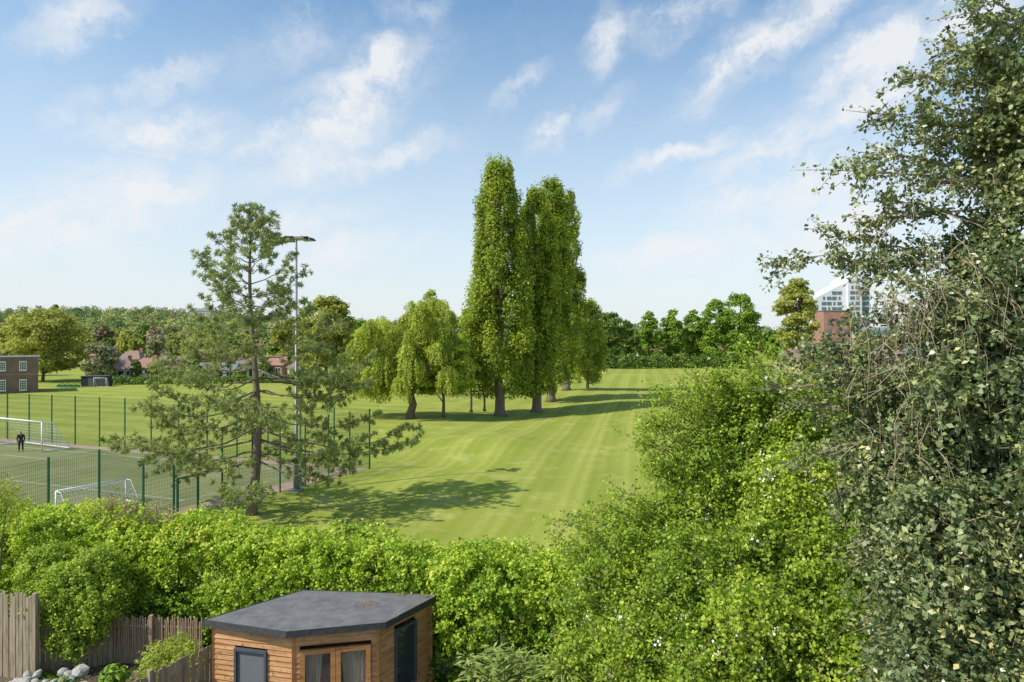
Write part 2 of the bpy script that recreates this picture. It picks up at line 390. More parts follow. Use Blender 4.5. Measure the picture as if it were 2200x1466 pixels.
m=MB().box((-12.75,41.2,.6),(.3,.2,1.1)).build('control_cabinet',M['white'],None,False,.015); tag(m,'pale metal control cabinet at the foot of the floodlight mast','cabinet')
# ------------------------------------------------------------------ person
def skinned(name,verts,edges,radii,m,parent,root=0,sub=2):
    me=bpy.data.meshes.new(name)
    me.from_pydata([tuple(v) for v in verts],edges,[]); me.update()
    o=link(name,me,m,parent); o.modifiers.new('s','SKIN')
    for i,sv in enumerate(me.skin_vertices[0].data):
        rr=radii[i]; sv.radius=(rr,rr) if np.isscalar(rr) else rr; sv.use_root=(i==root)
    sm=o.modifiers.new('u','SUBSURF'); sm.levels=sub; sm.render_levels=sub
    return o
sk=mat('skin',(.30,.18,.12),(.25,.15,.10),6,.6); clo=mat('black_cloth',(.02,.022,.028),(.012,.013,.016),8,.9); sho=mat('dark_shoe',(.03,.03,.03),None,8,.6); hair=mat('dark_hair',(.02,.015,.012),None,20,.8)
pp=G(45,971); pr_=empty('person',(pp[0],pp[1],.012),'person in dark tracksuit standing in front of the large goal','person'); pr_.rotation_euler=(0,0,R(25))
V=[];E=[];Rr=[]
def nd_(x,y,z,r,par=None):
    V.append((x,y,z)); Rr.append(r)
    if par is not None: E.append((par,len(V)-1))
    return len(V)-1
pel=nd_(0,0,.92,(.14,.10)); wai=nd_(0,0,1.08,(.13,.09),pel); ch=nd_(0,0,1.28,(.16,.105),wai); nk=nd_(0,.0,1.42,(.06,.06),ch); hd0=nd_(0,-.01,1.50,(.07,.08),nk); hd=nd_(0,-.01,1.58,(.078,.095),hd0); nd_(0,-.01,1.66,(.055,.07),hd); nd_(0,-.10,1.555,.014,hd)
for s in (-1,1):
    sh=nd_(s*.18,0,1.36,.055,ch); el=nd_(s*.25,.03,1.10,.042,sh); wr=nd_(s*.24,-.07,.87,.027,el); pa=nd_(s*.24,-.085,.80,.03,wr)
    for k in range(4): f1=nd_(s*(.225+.012*k),-.10+.018*k,.745,.009,pa); nd_(s*(.222+.012*k),-.105+.018*k,.70+.004*abs(k-1),.007,f1)
    t1=nd_(s*.222,-.125,.79,.009,pa); nd_(s*.218,-.135,.755,.008,t1)
    hp=nd_(s*.10,0,.86,.085,pel); kn=nd_(s*.12,-.02,.47,.055,hp); an=nd_(s*.13,.02,.09,.035,kn); nd_(s*.15,-.14,.035,.032,an)
body=skinned('body',V,E,Rr,sk,pr_)
V=[];E=[];Rr=[]
a=nd_(0,0,.86,(.155,.115)); b_=nd_(0,0,1.08,(.15,.105),a); c_=nd_(0,0,1.29,(.175,.12),b_); nd_(0,0,1.42,.075,c_)
for s in (-1,1): x_=nd_(s*.18,0,1.36,.068,c_); y_=nd_(s*.25,.03,1.10,.056,x_); nd_(s*.24,-.065,.89,.04,y_)
skinned('jacket',V,E,Rr,clo,pr_)
V=[];E=[];Rr=[]
a=nd_(0,0,.94,(.15,.11))
for s in (-1,1): x_=nd_(s*.10,0,.86,.10,a); y_=nd_(s*.12,-.02,.47,.07,x_); nd_(s*.13,.02,.10,.055,y_)
skinned('trousers',V,E,Rr,clo,pr_)
for s in (-1,1):
    V=[];E=[];Rr=[]; a=nd_(s*.13,.05,.045,.045); nd_(s*.15,-.16,.04,.038,a); skinned('shoe',V,E,Rr,sho,pr_,0,1)
V=[];E=[];Rr=[]; a=nd_(0,.02,1.60,(.082,.09)); nd_(0,.01,1.68,(.065,.075),a); skinned('hair',V,E,Rr,hair,pr_,0,1)
# ------------------------------------------------------------------ generic trees
def trunk_tube(mb,base,top,r0,r1,wob=.0,n=8,flare=True):
    base=np.array(base,float);top=np.array(top,float); K=6; pts=[];rad=[]
    for i in range(K+1):
        s=i/K; p=base+(top-base)*s+np.array([RS.normal()*wob,RS.normal()*wob,0])*(0<i<K); pts.append(p); rad.append(r0+(r1-r0)*s)
    if flare: pts.insert(1,base+(top-base)*.04); rad[0]*=1.6; rad.insert(1,r0*1.05)
    mb.tube(pts,rad,n); return pts
def lobetree(name,label,cat,base,height,hw,cb,nleaf,leaf,lm,tr,nlobe=18,group=None,lobe=.36,elong=1.0,profile=None,bark='bark',dens_in=.25,trunks=None,limbs=8,tmean=.5,zflat=1.0,upleaf=None,asp=.75,minl=.55,rag=0.0):
    base=np.array(base,float)
    r=empty(name,base,label,cat,group)
    zb=height*cb; hc=(height-zb)
    cent=[];rad=[];tn=[]
    for i in range(nlobe):
        s=(i+.5)/nlobe
        s=min(max(s+RS.normal()*.04,.02),.98)
        def pf(s):
            if profile: return np.interp(s,*profile)
            return math.sqrt(max(0,1-(2*s-.85)**2/1.33)) if s>.425 else math.sqrt(max(0,1-((.425-s)/.55)**2))
        lr=hw*lobe*RS.uniform(.65,1.3)*(minl+(1-minl)*pf(s))
        s=min(s,1-lr*elong*.8/hc); pw=pf(min(1,s+lr*elong*.5/hc)) if profile else pf(s)
        a=RS.uniform(0,2*math.pi); q_=math.sqrt(RS.uniform(.2,1.05+rag))*max(0,hw*pw-lr)
        z=zb+hc*s
        cent.append((base[0]+q_*math.cos(a),base[1]+q_*math.sin(a),base[2]+z)); rad.append(lr); tn.append(RS.uniform(-.15,.15))
    cent=np.array(cent);rad=np.array(rad);tn=np.array(tn)
    p=rad**2; p/=p.sum(); bi=RS.choice(nlobe,size=nleaf,p=p)
    u=rsph(nleaf); u[:,2]=np.where(u[:,2]<-.3,u[:,2]*-.5,u[:,2]); u=unit(u)
    bump=1+.22*np.sin(u[:,0]*5+bi*2.1)*np.sin(u[:,1]*5+bi)*1+.15*np.sin(u[:,2]*7+bi*1.3)
    rr=np.where(RS.random(nleaf)<dens_in,RS.uniform(.3,.9,nleaf),RS.uniform(.78,1.2+rag*.5,nleaf))*bump
    sc=np.stack([rad[bi],rad[bi],rad[bi]*elong*zflat],1)
    c=cent[bi]+u*sc*rr[:,None]
    n=u+rsph(nleaf)*.8+np.array([0,0,.25])
    ti=tmean+tn[bi]+RS.normal(size=nleaf)*.17
    leaves('crown',c,n,RS.uniform(.7,1.3,nleaf)*leaf,lm,r,ti,asp,.12,upleaf,1.0)
    m=MB()
    tt=trunks or [(0,0,tr)]
    for dx,dy,t_ in tt:
        tp=trunk_tube(m,base+np.array([dx,dy,-.15]),base+np.array([dx*.6,dy*.6,zb+hc*.55]),t_,t_*.4,t_*.3)
    for k in RS.choice(nlobe,size=min(limbs,nlobe),replace=False):
        e=cent[k]; hz_=max(.5*zb,min(zb+hc*.5,(e[2]-base[2])*.55)); s_=base+np.array([0,0,hz_])
        m.tube([s_,(s_+e)/2+np.array([0,0,.04*height]),e],[tr*.45,tr*.3,tr*.1],5)
    m.build('trunk',M[bark],r,True)
    return r
prof=([0,.06,.25,.5,.7,.86,.94,1.0],[.6,.9,1.0,.88,.76,.62,.50,.32])
p2=([0,.06,.25,.5,.7,.86,.94,1.0],[.55,.85,1.0,.97,.9,.76,.6,.35])
def poplar(px,by,ty,hwpx,label,n=52000,nl=240,pr=prof):
    b_=G(px,by); d=b_[1]; h=(by-ty)/F*d; hw=hwpx/F*d; b_[2]=hz(b_[0],b_[1])
    return lobetree('poplar_tree',label,'tree',b_,h,hw,.07,n,.33,L['poplar'],.62,nl,None,.17,3.6,pr,'barkgrey',.2,None,14,.54,1.0,np.array([0,0,.8]),.65,.3,.35)
poplar(1074,887,342,76,'tallest poplar tree, leftmost of the tall columnar poplars',62000,260)
poplar(1153,879,406,50,'columnar poplar tree in the middle of the tall poplars',46000,220,p2)
poplar(1184,863,390,55,'columnar poplar with a rounded top, right of the middle poplar',52000,240,p2)
poplar(1217,844,422,40,'farthest columnar poplar at the right end of the poplar clump',36000,190,p2)
# willow
def willow():
    b_=G(883,899); d=b_[1]; r=empty('willow_tree',b_,'weeping willow with yellow-green hanging branches left of the poplars','tree')
    lob=[(800,745,48),(768,815,28),(835,715,36),(900,690,42),(935,672,30),(965,745,38),(880,790,46),(815,815,34),(918,648,14),(985,800,26),(795,708,22),(865,740,30),(850,800,36),(940,715,32),(890,655,12),(758,775,18),(820,690,14),(945,650,10)]
    C_=[];Rd=[]
    for px,py,rp in lob:
        for k in range(7):
            p=W(px,py,d+RS.uniform(-3.6,3.6)); p[0]+=RS.normal()*rp/F*d*.5; p[2]+=RS.normal()*rp/F*d*.35; C_.append(p); Rd.append(rp/F*d*RS.uniform(.18,.42))
    C_=np.array(C_);Rd=np.array(Rd)
    NS=5200;K=22
    bi=RS.choice(len(C_),NS,p=Rd**2/np.sum(Rd**2)); u=rsph(NS); u[:,2]=np.abs(u[:,2])*.9+.02
    p0=C_[bi]+u*Rd[bi][:,None]
    Ls=RS.uniform(.5,3.0,NS); zmin=1.2+1.0*np.sin(p0[:,0]*1.3)+RS.uniform(0,1.6,NS); Ls=np.minimum(Ls,np.maximum(.4,p0[:,2]-zmin))
    s=np.linspace(0,1,K)[None,:]
    out_=np.stack([u[:,0],u[:,1],u[:,2]*0],1)
    pos=p0[:,None,:]+out_[:,None,:]*(np.sqrt(s)*.6)[...,None]
    pos[...,2]-=s*Ls[:,None]
    pos+=RS.normal(size=pos.shape)*.08
    c=pos.reshape(-1,3); n=np.repeat(u,K,0)+rsph(len(c))*.8
    tl=RS.normal(size=len(C_))*.09
    ti=np.repeat(RS.normal(size=NS)*.13+.56+tl[bi],K)+RS.normal(size=len(c))*.12
    leaves('crown',c,n,RS.uniform(.2,.36,len(c)),L['willow'],r,ti,.42,.08,np.array([0,0,-1.]),.5)
    m=MB(); t0=b_+np.array([0,0,-.2])
    m.tube([t0,b_+[-.1,0,.5],b_+[.25,0,1.6],b_+[-.1,0,2.8]],[.75,.5,.45,.42],9)
    for px,py in ((800,740),(850,720),(905,700),(960,750),(780,790),(925,660)):
        e=W(px,py,d+RS.uniform(-3,3)); s_=b_+np.array([-.1,0,2.5]); m.tube([s_,(s_+e)/2+[0,0,.6],e],[.3,.18,.06],6)
    m.build('trunk',M['bark'],r,True)
willow()
b_=G(953,896); lobetree('maple_tree','small round-headed tree with slim trunk in front of the willow','tree',b_,9.8,4.5,.27,30000,.25,L['small'],.2,70,None,.22,.7,None,'bark',.3,limbs=14,tmean=.62)
b_=G(1012,883); lobetree('field_tree','slim twin-stemmed tree squeezed between willow and tallest poplar','tree',b_,13,2.6,.38,14000,.3,L['small'],.17,40,None,.26,1.3,None,'barkgrey',trunks=[(0,0,.17),(1.7,1,.16)])
b_=G(1262,838); lobetree('field_tree','pale yellow-green feathery tree just right of the poplars','tree',b_,16.2,3.9,.08,20000,.34,L['willow'],.3,80,None,.2,2.0,None,'barkgrey',.15,tmean=.5,rag=.2)
b_=G(925,850); lobetree('field_tree','thin upright yellow-green tree rising above the willow','tree',b_,17.2,5.0,.3,8000,.28,L['willow'],.3,60,None,.15,1.3,([0,.5,.8,1],[1,.9,.6,.15]),'barkgrey',.1,tmean=.45,rag=.3)
b_=G(820,845); lobetree('field_tree','small olive tree peeping over the left side of the willow','tree',b_,12.4,4.2,.3,7000,.28,L['olive'],.3,50,None,.18,1.2,None,'barkgrey',.1,tmean=.5,rag=.3)
# ------------------------------------------------------------------ pine
def pine():
    b_=G(540,1106); r=empty('pine_tree',b_,'tall open pine tree with feathery drooping branches in front of the pitch','tree')
    m=MB(); bx,by=b_[0],b_[1]
    axis=lambda z: np.array([bx+.25*math.sin(z*.35)+.012*z, by+.1*math.sin(z*.5), z])
    Ht=16.0
    m.tube([axis(z)+[0,0,-.1 if z==0 else 0] for z in np.linspace(0,Ht,18)],[.33]+[.24*(1-s)**.9+.015 for s in np.linspace(.04,1,17)],9)
    br=MB(); T=[];D=[]
    z=2.8; a0=0; lev=0
    while z<15.7:
        low=z<9.3
        nb=random.choice([3,4,4]) if low else random.choice([3,4,4])
        Lm=np.interp(z,[2.8,3.4,4.6,6,7,8.5,9.4,10.5,12.0,13.3,14.3,15.6],[6.2,8.0,7.6,6.6,6.2,5.6,3.6,2.9,3.0,2.4,1.5,.6])
        for k in range(nb):
            a=a0+2*math.pi*k/nb+random.uniform(-.4,.4)
            if low and k<2 and lev%2==0: a=(0 if k==0 else math.pi)+random.uniform(-.45,.45)
            Lb=Lm*(random.choice([.5,.7,.85,1.0,1.0]) if not(low and k<2 and lev%2==0) else random.choice([.85,1.0]))*random.uniform(.9,1.03)
            rise=np.interp(z,[2,5,8,9.5,13,16],[-.12,-.06,.02,.25,.7,1.2]); o=axis(z)
            dh=np.array([math.cos(a),math.sin(a),0])
            if z>10: Lb/=math.sqrt(1+rise*rise*.5)
            pts=[]
            K=9; sag=random.uniform(.05,.15)
            for i in range(K):
                s=i/(K-1); p=o+dh*Lb*s; p[2]+=rise*Lb*s-sag*Lb*math.sin(math.pi*s)*.9+.06*Lb*s**3
                if i: p+=np.array([random.gauss(0,.08),random.gauss(0,.08),random.gauss(0,.06)])
                pts.append(p)
            r0=.02+.006*Lb; br.tube(pts,[r0*(1-.85*i/(K-1)) for i in range(K)],5)
            ns=int(Lb*2.7)+2; s0=.30
            for j in range(ns):
                s=s0+(1-s0)*(j+random.random()*.8)/ns; s=min(s,1)
                f=s*(K-1); i=min(int(f),K-2); p=pts[i]+(pts[i+1]-pts[i])*(f-i)
                dirb=pts[i+1]-pts[i]; dirb=dirb/np.linalg.norm(dirb)
                side=np.cross(dirb,[0,0,1.])*(1 if j%2 else -1)
                dv=dirb*.75+side*random.uniform(.4,1.2)+np.array([0,0,random.uniform(-.6,.5)]); dv/=np.linalg.norm(dv)
                Ls=random.uniform(.5,1.25)*(1.25-s*.7)*min(1.4,.5+Lb*.2)
                e=p+dv*Ls+np.array([0,0,.02]); br.tube([p,(p+e)/2+[0,0,-.05],e],[.012,.008,.004],3,False)
                for s2 in ((1,.7,.42) if Ls>.75 else (1,.7) if Ls>.5 else (1,)):
                    T.append(p+(e-p)*s2+np.array([random.gauss(0,.04),random.gauss(0,.04),random.gauss(0,.03)])); D.append(dv+np.array([0,0,.1 if low else .45]))
            T.append(pts[-1]); D.append(dh+[0,0,.3]); T.append(pts[-2]); D.append(dh+[0,0,.3])
        a0+=1.3; lev+=1; z+=random.uniform(.5,.8) if low else random.uniform(.45,.7)
    for z in np.linspace(14.0,16.3,20): T.append(axis(min(z,16))+[random.gauss(0,.16),random.gauss(0,.16),0]); D.append(np.array([0,0,1.]))
    T=np.array(T);D=unit(np.array(D)); K=32
    print('tufts',len(T))
    dirs=unit(np.repeat(D,K,0)*.9+rsph(len(T)*K)*1.0); dirs[:,2]-=.2; dirs=unit(dirs)
    ln=RS.uniform(.18,.34,len(dirs)); c=np.repeat(T,K,0)+dirs*ln[:,None]*.5
    n=rsph(len(dirs))
    ti=np.repeat(RS.normal(size=len(T))*.15+.55,K)+RS.normal(size=len(c))*.15
    leaves('crown',c,n,ln,L['pine'],r,ti,.15,.02,dirs*3,.01)
    m.build('trunk',M['barkgrey'],r,True); br.build('branches',M['barkgrey'],r,True)
pine()
# ------------------------------------------------------------------ background trees
def at_d(px,d): 
    x=(px-1100)/F*d; return np.array([x,d,float(hz(x,d))])
def bgtree(px,d,ty,hwpx,pal,label,group=None,n=5000,name='broadleaf_tree',elong=1.0,cb=.2,leaf=None,nl=34,lobe=.32,**k):
    b_=at_d(px,d); h=H+(733-ty)/F*d-b_[2]; hw=hwpx/F*d
    return lobetree(name,label,'tree',b_,h,hw,cb,n,leaf or d*.0036,L[pal],max(.2,h*.022),nl,group,lobe,elong,None,'bark',limbs=6,**k)
bgtree(92,152,668,90,'olive','large olive-yellow tree behind the brick building',n=20000,nl=90,lobe=.2,tmean=.6,cb=.12)
bgtree(212,150,742,42,'pale','greyish blossoming tree right of the large olive tree',n=6000,tmean=.5,cb=.1)
bgtree(18,175,700,40,'olive','yellowish tree rising above the brick building roof',n=5000)
bgtree(700,150,640,74,'olive','large rounded olive tree behind the pine',n=20000,nl=90,lobe=.2,tmean=.5,cb=.12)
bgtree(620,190,690,45,'olive','smaller olive tree left of the rounded olive tree',n=6000)
bgtree(775,175,690,32,'bright','green tree behind the left edge of the willow',n=5000)
bgtree(1308,232,674,42,'dark','dark round tree at the left end of the far row',n=10000,leaf=.65,nl=50,lobe=.26)
bgtree(1345,245,690,22,'dark','narrow dark tree beside the gap in the far row',n=5000,leaf=.65)
bgtree(1394,236,671,30,'bright','bright green tree standing alone right of the gap in the far row',n=9000,leaf=.65,nl=50,lobe=.26,cb=.12)
bgtree(1444,240,668,31,'bright','mid green tree second right of the gap in the far row',n=9000,leaf=.65,nl=50,lobe=.26,cb=.12)
bgtree(1490,244,668,30,'bright','mid green tree left of the tall pair in the far row',n=9000,leaf=.65,nl=50,lobe=.26,cb=.12)
bgtree(1537,238,645,38,'bright','left one of the tall pair of trees in the far row',n=11000,leaf=.65,nl=60,lobe=.26,cb=.12)
bgtree(1588,234,634,50,'bright','tallest green tree of the far row, near its right end',n=16000,leaf=.65,nl=70,lobe=.24,cb=.12)
bgtree(1712,185,600,50,'olive','tall airy olive tree left of the white tower block',n=14000,dens_in=.2,cb=.15,nl=90,lobe=.22,tmean=.6)
bgtree(1665,260,722,22,'bright','low tree beyond the field left of the ochre houses',n=4000)
bgtree(1985,250,665,45,'pale','bare greyish tree right of the white tower block',n=5000)
bgtree(1775,140,738,30,'bright','young green tree hiding the middle of the ochre houses',n=6000,nl=50,lobe=.24)
bgtree(1848,145,715,26,'olive','olive tree in front of the red brick block',n=6000,nl=50,lobe=.24)
kinds=[('dark','dark green tree among the distant houses','dark green trees among the distant houses'),
       ('bright','fresh green tree among the distant houses','fresh green trees among the distant houses'),
       ('olive','olive tree among the distant houses','olive trees among the distant houses'),
       ('russet','russet tree among the distant houses','russet trees among the distant houses'),
       ('pale','pale blossoming tree among the distant houses','pale blossoming trees among the distant houses')]
rr_=random.Random(3)
for i in range(82):
    px=180+ (i*37.7)%860; d=rr_.uniform(178,480); ty=rr_.uniform(712,744) - (d-185)*.06
    kd=kinds[rr_.choice([0,0,1,1,1,2,2,2,2,3,4])]
    bgtree(px,d,ty,rr_.uniform(16,34)*(250/d)**.4,kd[0],kd[1],kd[2],n=2400,elong=rr_.uniform(.9,1.5),nl=24,cb=.1)
for i,(px,hw_) in enumerate([(238,14),(292,13),(335,16),(362,12),(422,15),(448,12),(515,16),(570,20),(632,16)]):
    bgtree(px,152+rr_.uniform(-2,3),rr_.uniform(776,796),hw_,['bright','dark','olive'][i%3],['bright green garden tree','dark green garden tree','olive garden tree'][i%3]+' in front of the far bungalows',['bright green','dark green','olive'][i%3]+' garden trees in front of the far bungalows',n=2000,nl=22,cb=.05)
for i,px in enumerate([1225,1280,1330,1365,1375,1425,1470,1500,1520,1560,1620,1655]):
    bgtree(px,rr_.uniform(270,400),rr_.uniform(702,716),rr_.uniform(20,34),'dark' if i%2 else 'olive',('dark' if i%2 else 'olive')+' tree far behind the far row of trees',('dark' if i%2 else 'olive')+' trees far behind the far row',n=2400,cb=.1)
NT=2900
yy=RS.uniform(380,1150,NT); xx=RS.uniform(-.85,.75,NT)*yy
zz=hz(xx,yy); rt=RS.uniform(3.2,8.5,NT); ht=RS.uniform(6,16,NT)
tt=np.clip(RS.beta(1.1,1.2,NT)*.88+ (RS.random(NT)<.06)*.4,0,1)
KL=70
bi=np.repeat(np.arange(NT),KL); u=rsph(NT*KL); u[:,2]=np.abs(u[:,2])*1.1-.15
c=np.stack([xx,yy,zz+ht*.5],1)[bi]+u*np.stack([rt,rt,ht*.55],1)[bi]*RS.uniform(.75,1.1,(NT*KL,1))
leaves('woodland',c,u+rsph(NT*KL)*.5,RS.uniform(1.2,2.4,NT*KL),L['hill'],None,tt[bi]+RS.normal(size=NT*KL)*.05,.8)
o=bpy.data.objects['woodland']; tag(o,'wooded hillside of mixed green and brown trees along the horizon','woodland',None,'stuff')
for i,px in enumerate([120,163,690]):
    bgtree(px,800,[655,664,682][i],6+i,'dark',['thin pointed dark tree on the skyline at far left','dark blunt tree on the skyline right of the pointed one','small dark tree on the skyline behind the rounded olive tree'][i],n=900,elong=1.6,leaf=1.8)
def hedge_run(label,p,qv,h,w,pal,n,leaf,name='hedge'):
    p=np.array(p,float);qv=np.array(qv,float); r=empty(name,(p[0],p[1],0),label,'hedge')
    s=RS.random(n); ax=p+(qv-p)*s[:,None]; an=RS.uniform(0,math.pi,n); d=(qv-p)/np.linalg.norm(qv-p); nn=np.array([-d[1],d[0]])
    hh=h*(1+.12*np.sin(s*37)+.1*np.sin(s*91+1)); rad=RS.uniform(.8,1.08,n)
    ca=np.cos(an); sa=np.sin(an)**.5
    c=np.stack([ax[:,0]+nn[0]*ca*w*rad,ax[:,1]+nn[1]*ca*w*rad,hh*sa*rad*RS.uniform(.25,1,n)**.3],1)
    c+=RS.normal(size=c.shape)*leaf*.4
    nrm=np.stack([nn[0]*ca,nn[1]*ca,np.sin(an)],1)+rsph(n)*.8
    leaves('foliage',c,nrm,RS.uniform(.7,1.3,n)*leaf,L[pal],r,.5+.15*np.sin(s*60)+RS.normal(size=n)*.15,.8)
    m=MB()
    K=max(4,int(np.linalg.norm(qv-p)/3))
    for k in range(K):
        a=p+(qv-p)*(k+.5)/K; m.tube([(a[0],a[1],0),(a[0]+RS.normal()*.2,a[1],h*.8)],[.08,.03],5)
    m.build('stems',M['bark'],r)
hedge_run('dark clipped hedge below the far row of trees',(29,222),(78,226),4.2,1.5,'dark',16000,.6)
hedge_run('hedge along the left far edge of the playing field',(-84,141),(-37,150),1.5,1.4,'dark',9000,.4)
hedge_run('rough hedge behind the pine and willow at the field edge',(-44,146),(-2,165),1.8,1.6,'olive',11000,.45)
hedge_run('low clipped hedge in front of the ochre houses',(80,190),(110,170),2.2,1.3,'bright',6000,.5)
hedge_run('dark hedge closing the field left of the poplars',(-10,205),(30,225),3.2,1.5,'dark',8000,.6)
# ------------------------------------------------------------------ buildings
def house(px,d,w,dep,wh,rh,rot,wall,roof,label,hip=True,nwin=3,storeys=1,chim=True,zoff=0,group=None):
    b_=at_d(px,d); b_[2]+=zoff; r=empty('house',b_,label,'house',group); ca,sa=math.cos(rot),math.sin(rot)
    T=lambda x,y,z:(b_[0]+x*ca-y*sa,b_[1]+x*sa+y*ca,b_[2]+z)
    MB().box(T(0,0,wh/2-.5),(w,dep,wh+1),rot).build('wall',wall,r)
    m=MB(); o=.4; X0,Y0=w/2+o,dep/2+o; k=min(dep/2,w*.35) if hip else .0
    v=[T(-X0,-Y0,wh-.05),T(X0,-Y0,wh-.05),T(X0,Y0,wh-.05),T(-X0,Y0,wh-.05),T(-X0+k,0,wh+rh),T(X0-k,0,wh+rh)]
    m.v=v; m.f=[(0,1,5,4),(1,2,5),(2,3,4,5),(3,0,4),(3,2,1,0)]
    rf=m.build('roof',roof,r)
    if chim: MB().box(T(w*.28,.6,wh+rh*.8),(.8,.6,rh*1.0),rot).build('chimney',M['redbrick'],rf)
    for s in range(storeys):
        for i in range(nwin):
            x=-w/2+w*(i+.5)/nwin; z=1.6+s*2.7
            if s==0 and i==nwin//2:
                MB().box(T(x,-dep/2-.03,1.05),(.95,.1,2.1),rot).build('door',M['dark'],r); continue
            f=MB().box(T(x,-dep/2-.02,z),(1.5,.1,1.25),rot).build('window',M['white'],r)
            mm=MB()
            for e in (-.36,.36): mm.box(T(x+e,-dep/2-.06,z),(.62,.06,1.05),rot)
            mm.build('pane',M['glass'],f)
    return r
house(262,160,5.6,6.5,2.6,2.3,R(25),M['render'],M['roofbrown'],'brown roofed bungalow at the left end of the far houses')
house(318,166,6,6,2.6,2.3,R(-8),M['render'],M['roofred'],'small red roofed house second from the left among the far houses')
h=house(388,162,8.5,7,2.8,2.6,R(18),M['render'],M['roofbrown'],'brown roofed house with boxy dormer left of the pine',nwin=4)
b_=at_d(380,162); MB().box((b_[0],b_[1]-2,3.9),(3.6,3,1.5)).build('dormer',M['redbrick'],h); 
MB().box((b_[0],b_[1]-3.55,4.0),(2.7,.1,.8)).build('window',M['glass'],h)
house(470,158,8,7,2.6,1.4,R(12),M['white'],M['roofgrey'],'white walled house with low grey roof behind the pine',nwin=4,hip=False)
house(540,175,8,8,3.4,2.3,R(20),M['render'],M['roofbrown'],'brown roofed house hidden behind the pine trunk',storeys=1)
house(600,180,7,8,2.8,2.3,R(-15),M['redbrick'],M['roofred'],'red brick house right of the pine trunk',hip=False)
house(655,168,7,7,2.7,1.9,R(8),M['white'],M['roofbrown'],'white bungalow below the rounded olive tree')
house(345,205,7,8,3.4,2.6,R(32),M['render'],M['roofbrown'],'brown roofed house in the second row, left of the dormer house')
house(425,215,8,8,3.6,2.6,R(-24),M['render'],M['roofred'],'red roofed house in the second row, right of the dormer house')
house(288,215,7,8,3.4,2.6,R(3),M['redbrick'],M['roofbrown'],'brown roofed brick house in the second row behind the two leftmost far houses')
house(498,225,7,8,3.8,2.6,R(18),M['render'],M['roofred'],'red roofed house in the second row just left of the pine trunk')
house(232,240,8,8,4,2.6,R(3),M['redbrick'],M['roofbrown'],'dark brick house in the second row behind the blossoming tree')
house(432,760,22,10,7,3,R(5),M['render'],M['roofgrey'],'pale long building on the wooded ridge',nwin=5,storeys=2,zoff=5)
house(1400,275,10,8,3.6,2.6,R(5),M['white'],M['roofred'],'white house seen between trees of the far row',nwin=3,zoff=.3)
house(1528,285,11,8,3.8,2.8,R(-5),M['white'],M['roofred'],'white house behind the tall pair of far trees',nwin=4,zoff=.6)
house(1722,165,9,9,4.4,3.0,R(35),M['ochre'],M['roofbrown'],'ochre brick house showing through the hawthorn top',storeys=2,hip=False)
house(1822,160,9,9,5.0,3.2,R(-25),M['ochre'],M['roofbrown'],'larger ochre brick house below the tower block',storeys=2,hip=False)
house(1890,170,10,9,5.2,3.4,R(5),M['ochre'],M['roofbrown'],'ochre brick house mostly hidden by the holly',storeys=2,hip=False)
rt_=R(35); cx0,cy0=-83.25,120.0; ca,sa=math.cos(rt_),math.sin(rt_)
r=empty('brick_building',(cx0,cy0,0),'flat roofed dark brick building at the left field edge','building')
Bq=lambda u,v_,z:(cx0-u*ca-v_*sa,cy0-u*sa+v_*ca,z)
MB().box(Bq(10,5,3.0),(20,10,6.2),rt_).build('wall',M['brick'],r)
MB().box(Bq(10,5,6.2),(20.3,10.3,.2),rt_).build('parapet',M['roofgrey'],r)
MB().box(Bq(10,-.03,3.25),(20.02,.06,.22),rt_).build('string_course',M['redbrick'],r)
for u in (2.2,5.1,8.3,11.4):
    for z0,hh in ((4.65,1.7),(1.35,2.0)):
        f=MB().box(Bq(u,-.03,z0),(1.05,.14,hh),rt_).build('window',M['white'],r)
        mm=MB()
        for i in range(3):
            for j in range(4): mm.box(Bq(u-.3+.3*i,-.10,z0-hh/2+.2+(hh-.35)*(j+.5)/4),(.22,.06,(hh-.4)/4-.07),rt_)
        mm.build('pane',M['glass'],f)
r=empty('shed',(-82.7,136,0),'dark flat roofed shed at the field edge right of the brick building','shed')
MB().box((-82.7,136,1.0),(4.4,3,2.0)).build('wall',M['dark'],r); MB().box((-82.7,136,2.05),(4.6,3.3,.1)).build('roof',M['greyframe'],r); MB().box((-83,134.46,.9),(1,.08,1.7)).build('door',M['greyframe'],r)
goal('small white training goal by the dark shed',(-81.6,133.2),(-79.2,133.2),1.8,1.0,(0,1),.045)
m=MB()
for k in range(4):
    x=-87.6+k*1.1; m.tube([(x,131,0),(x+.3,131.5,.65),(x+1,131.8,.8),(x+1.4,132,.1)],.08,5)
    m.box((x+.5,131.6,.35),(.9,.7,.35),.3)
tag(m.build('equipment_stack',mat('green_plastic',(.04,.22,.09),None,3,.6)),'green stacked sports equipment beside the brick building','sports equipment')
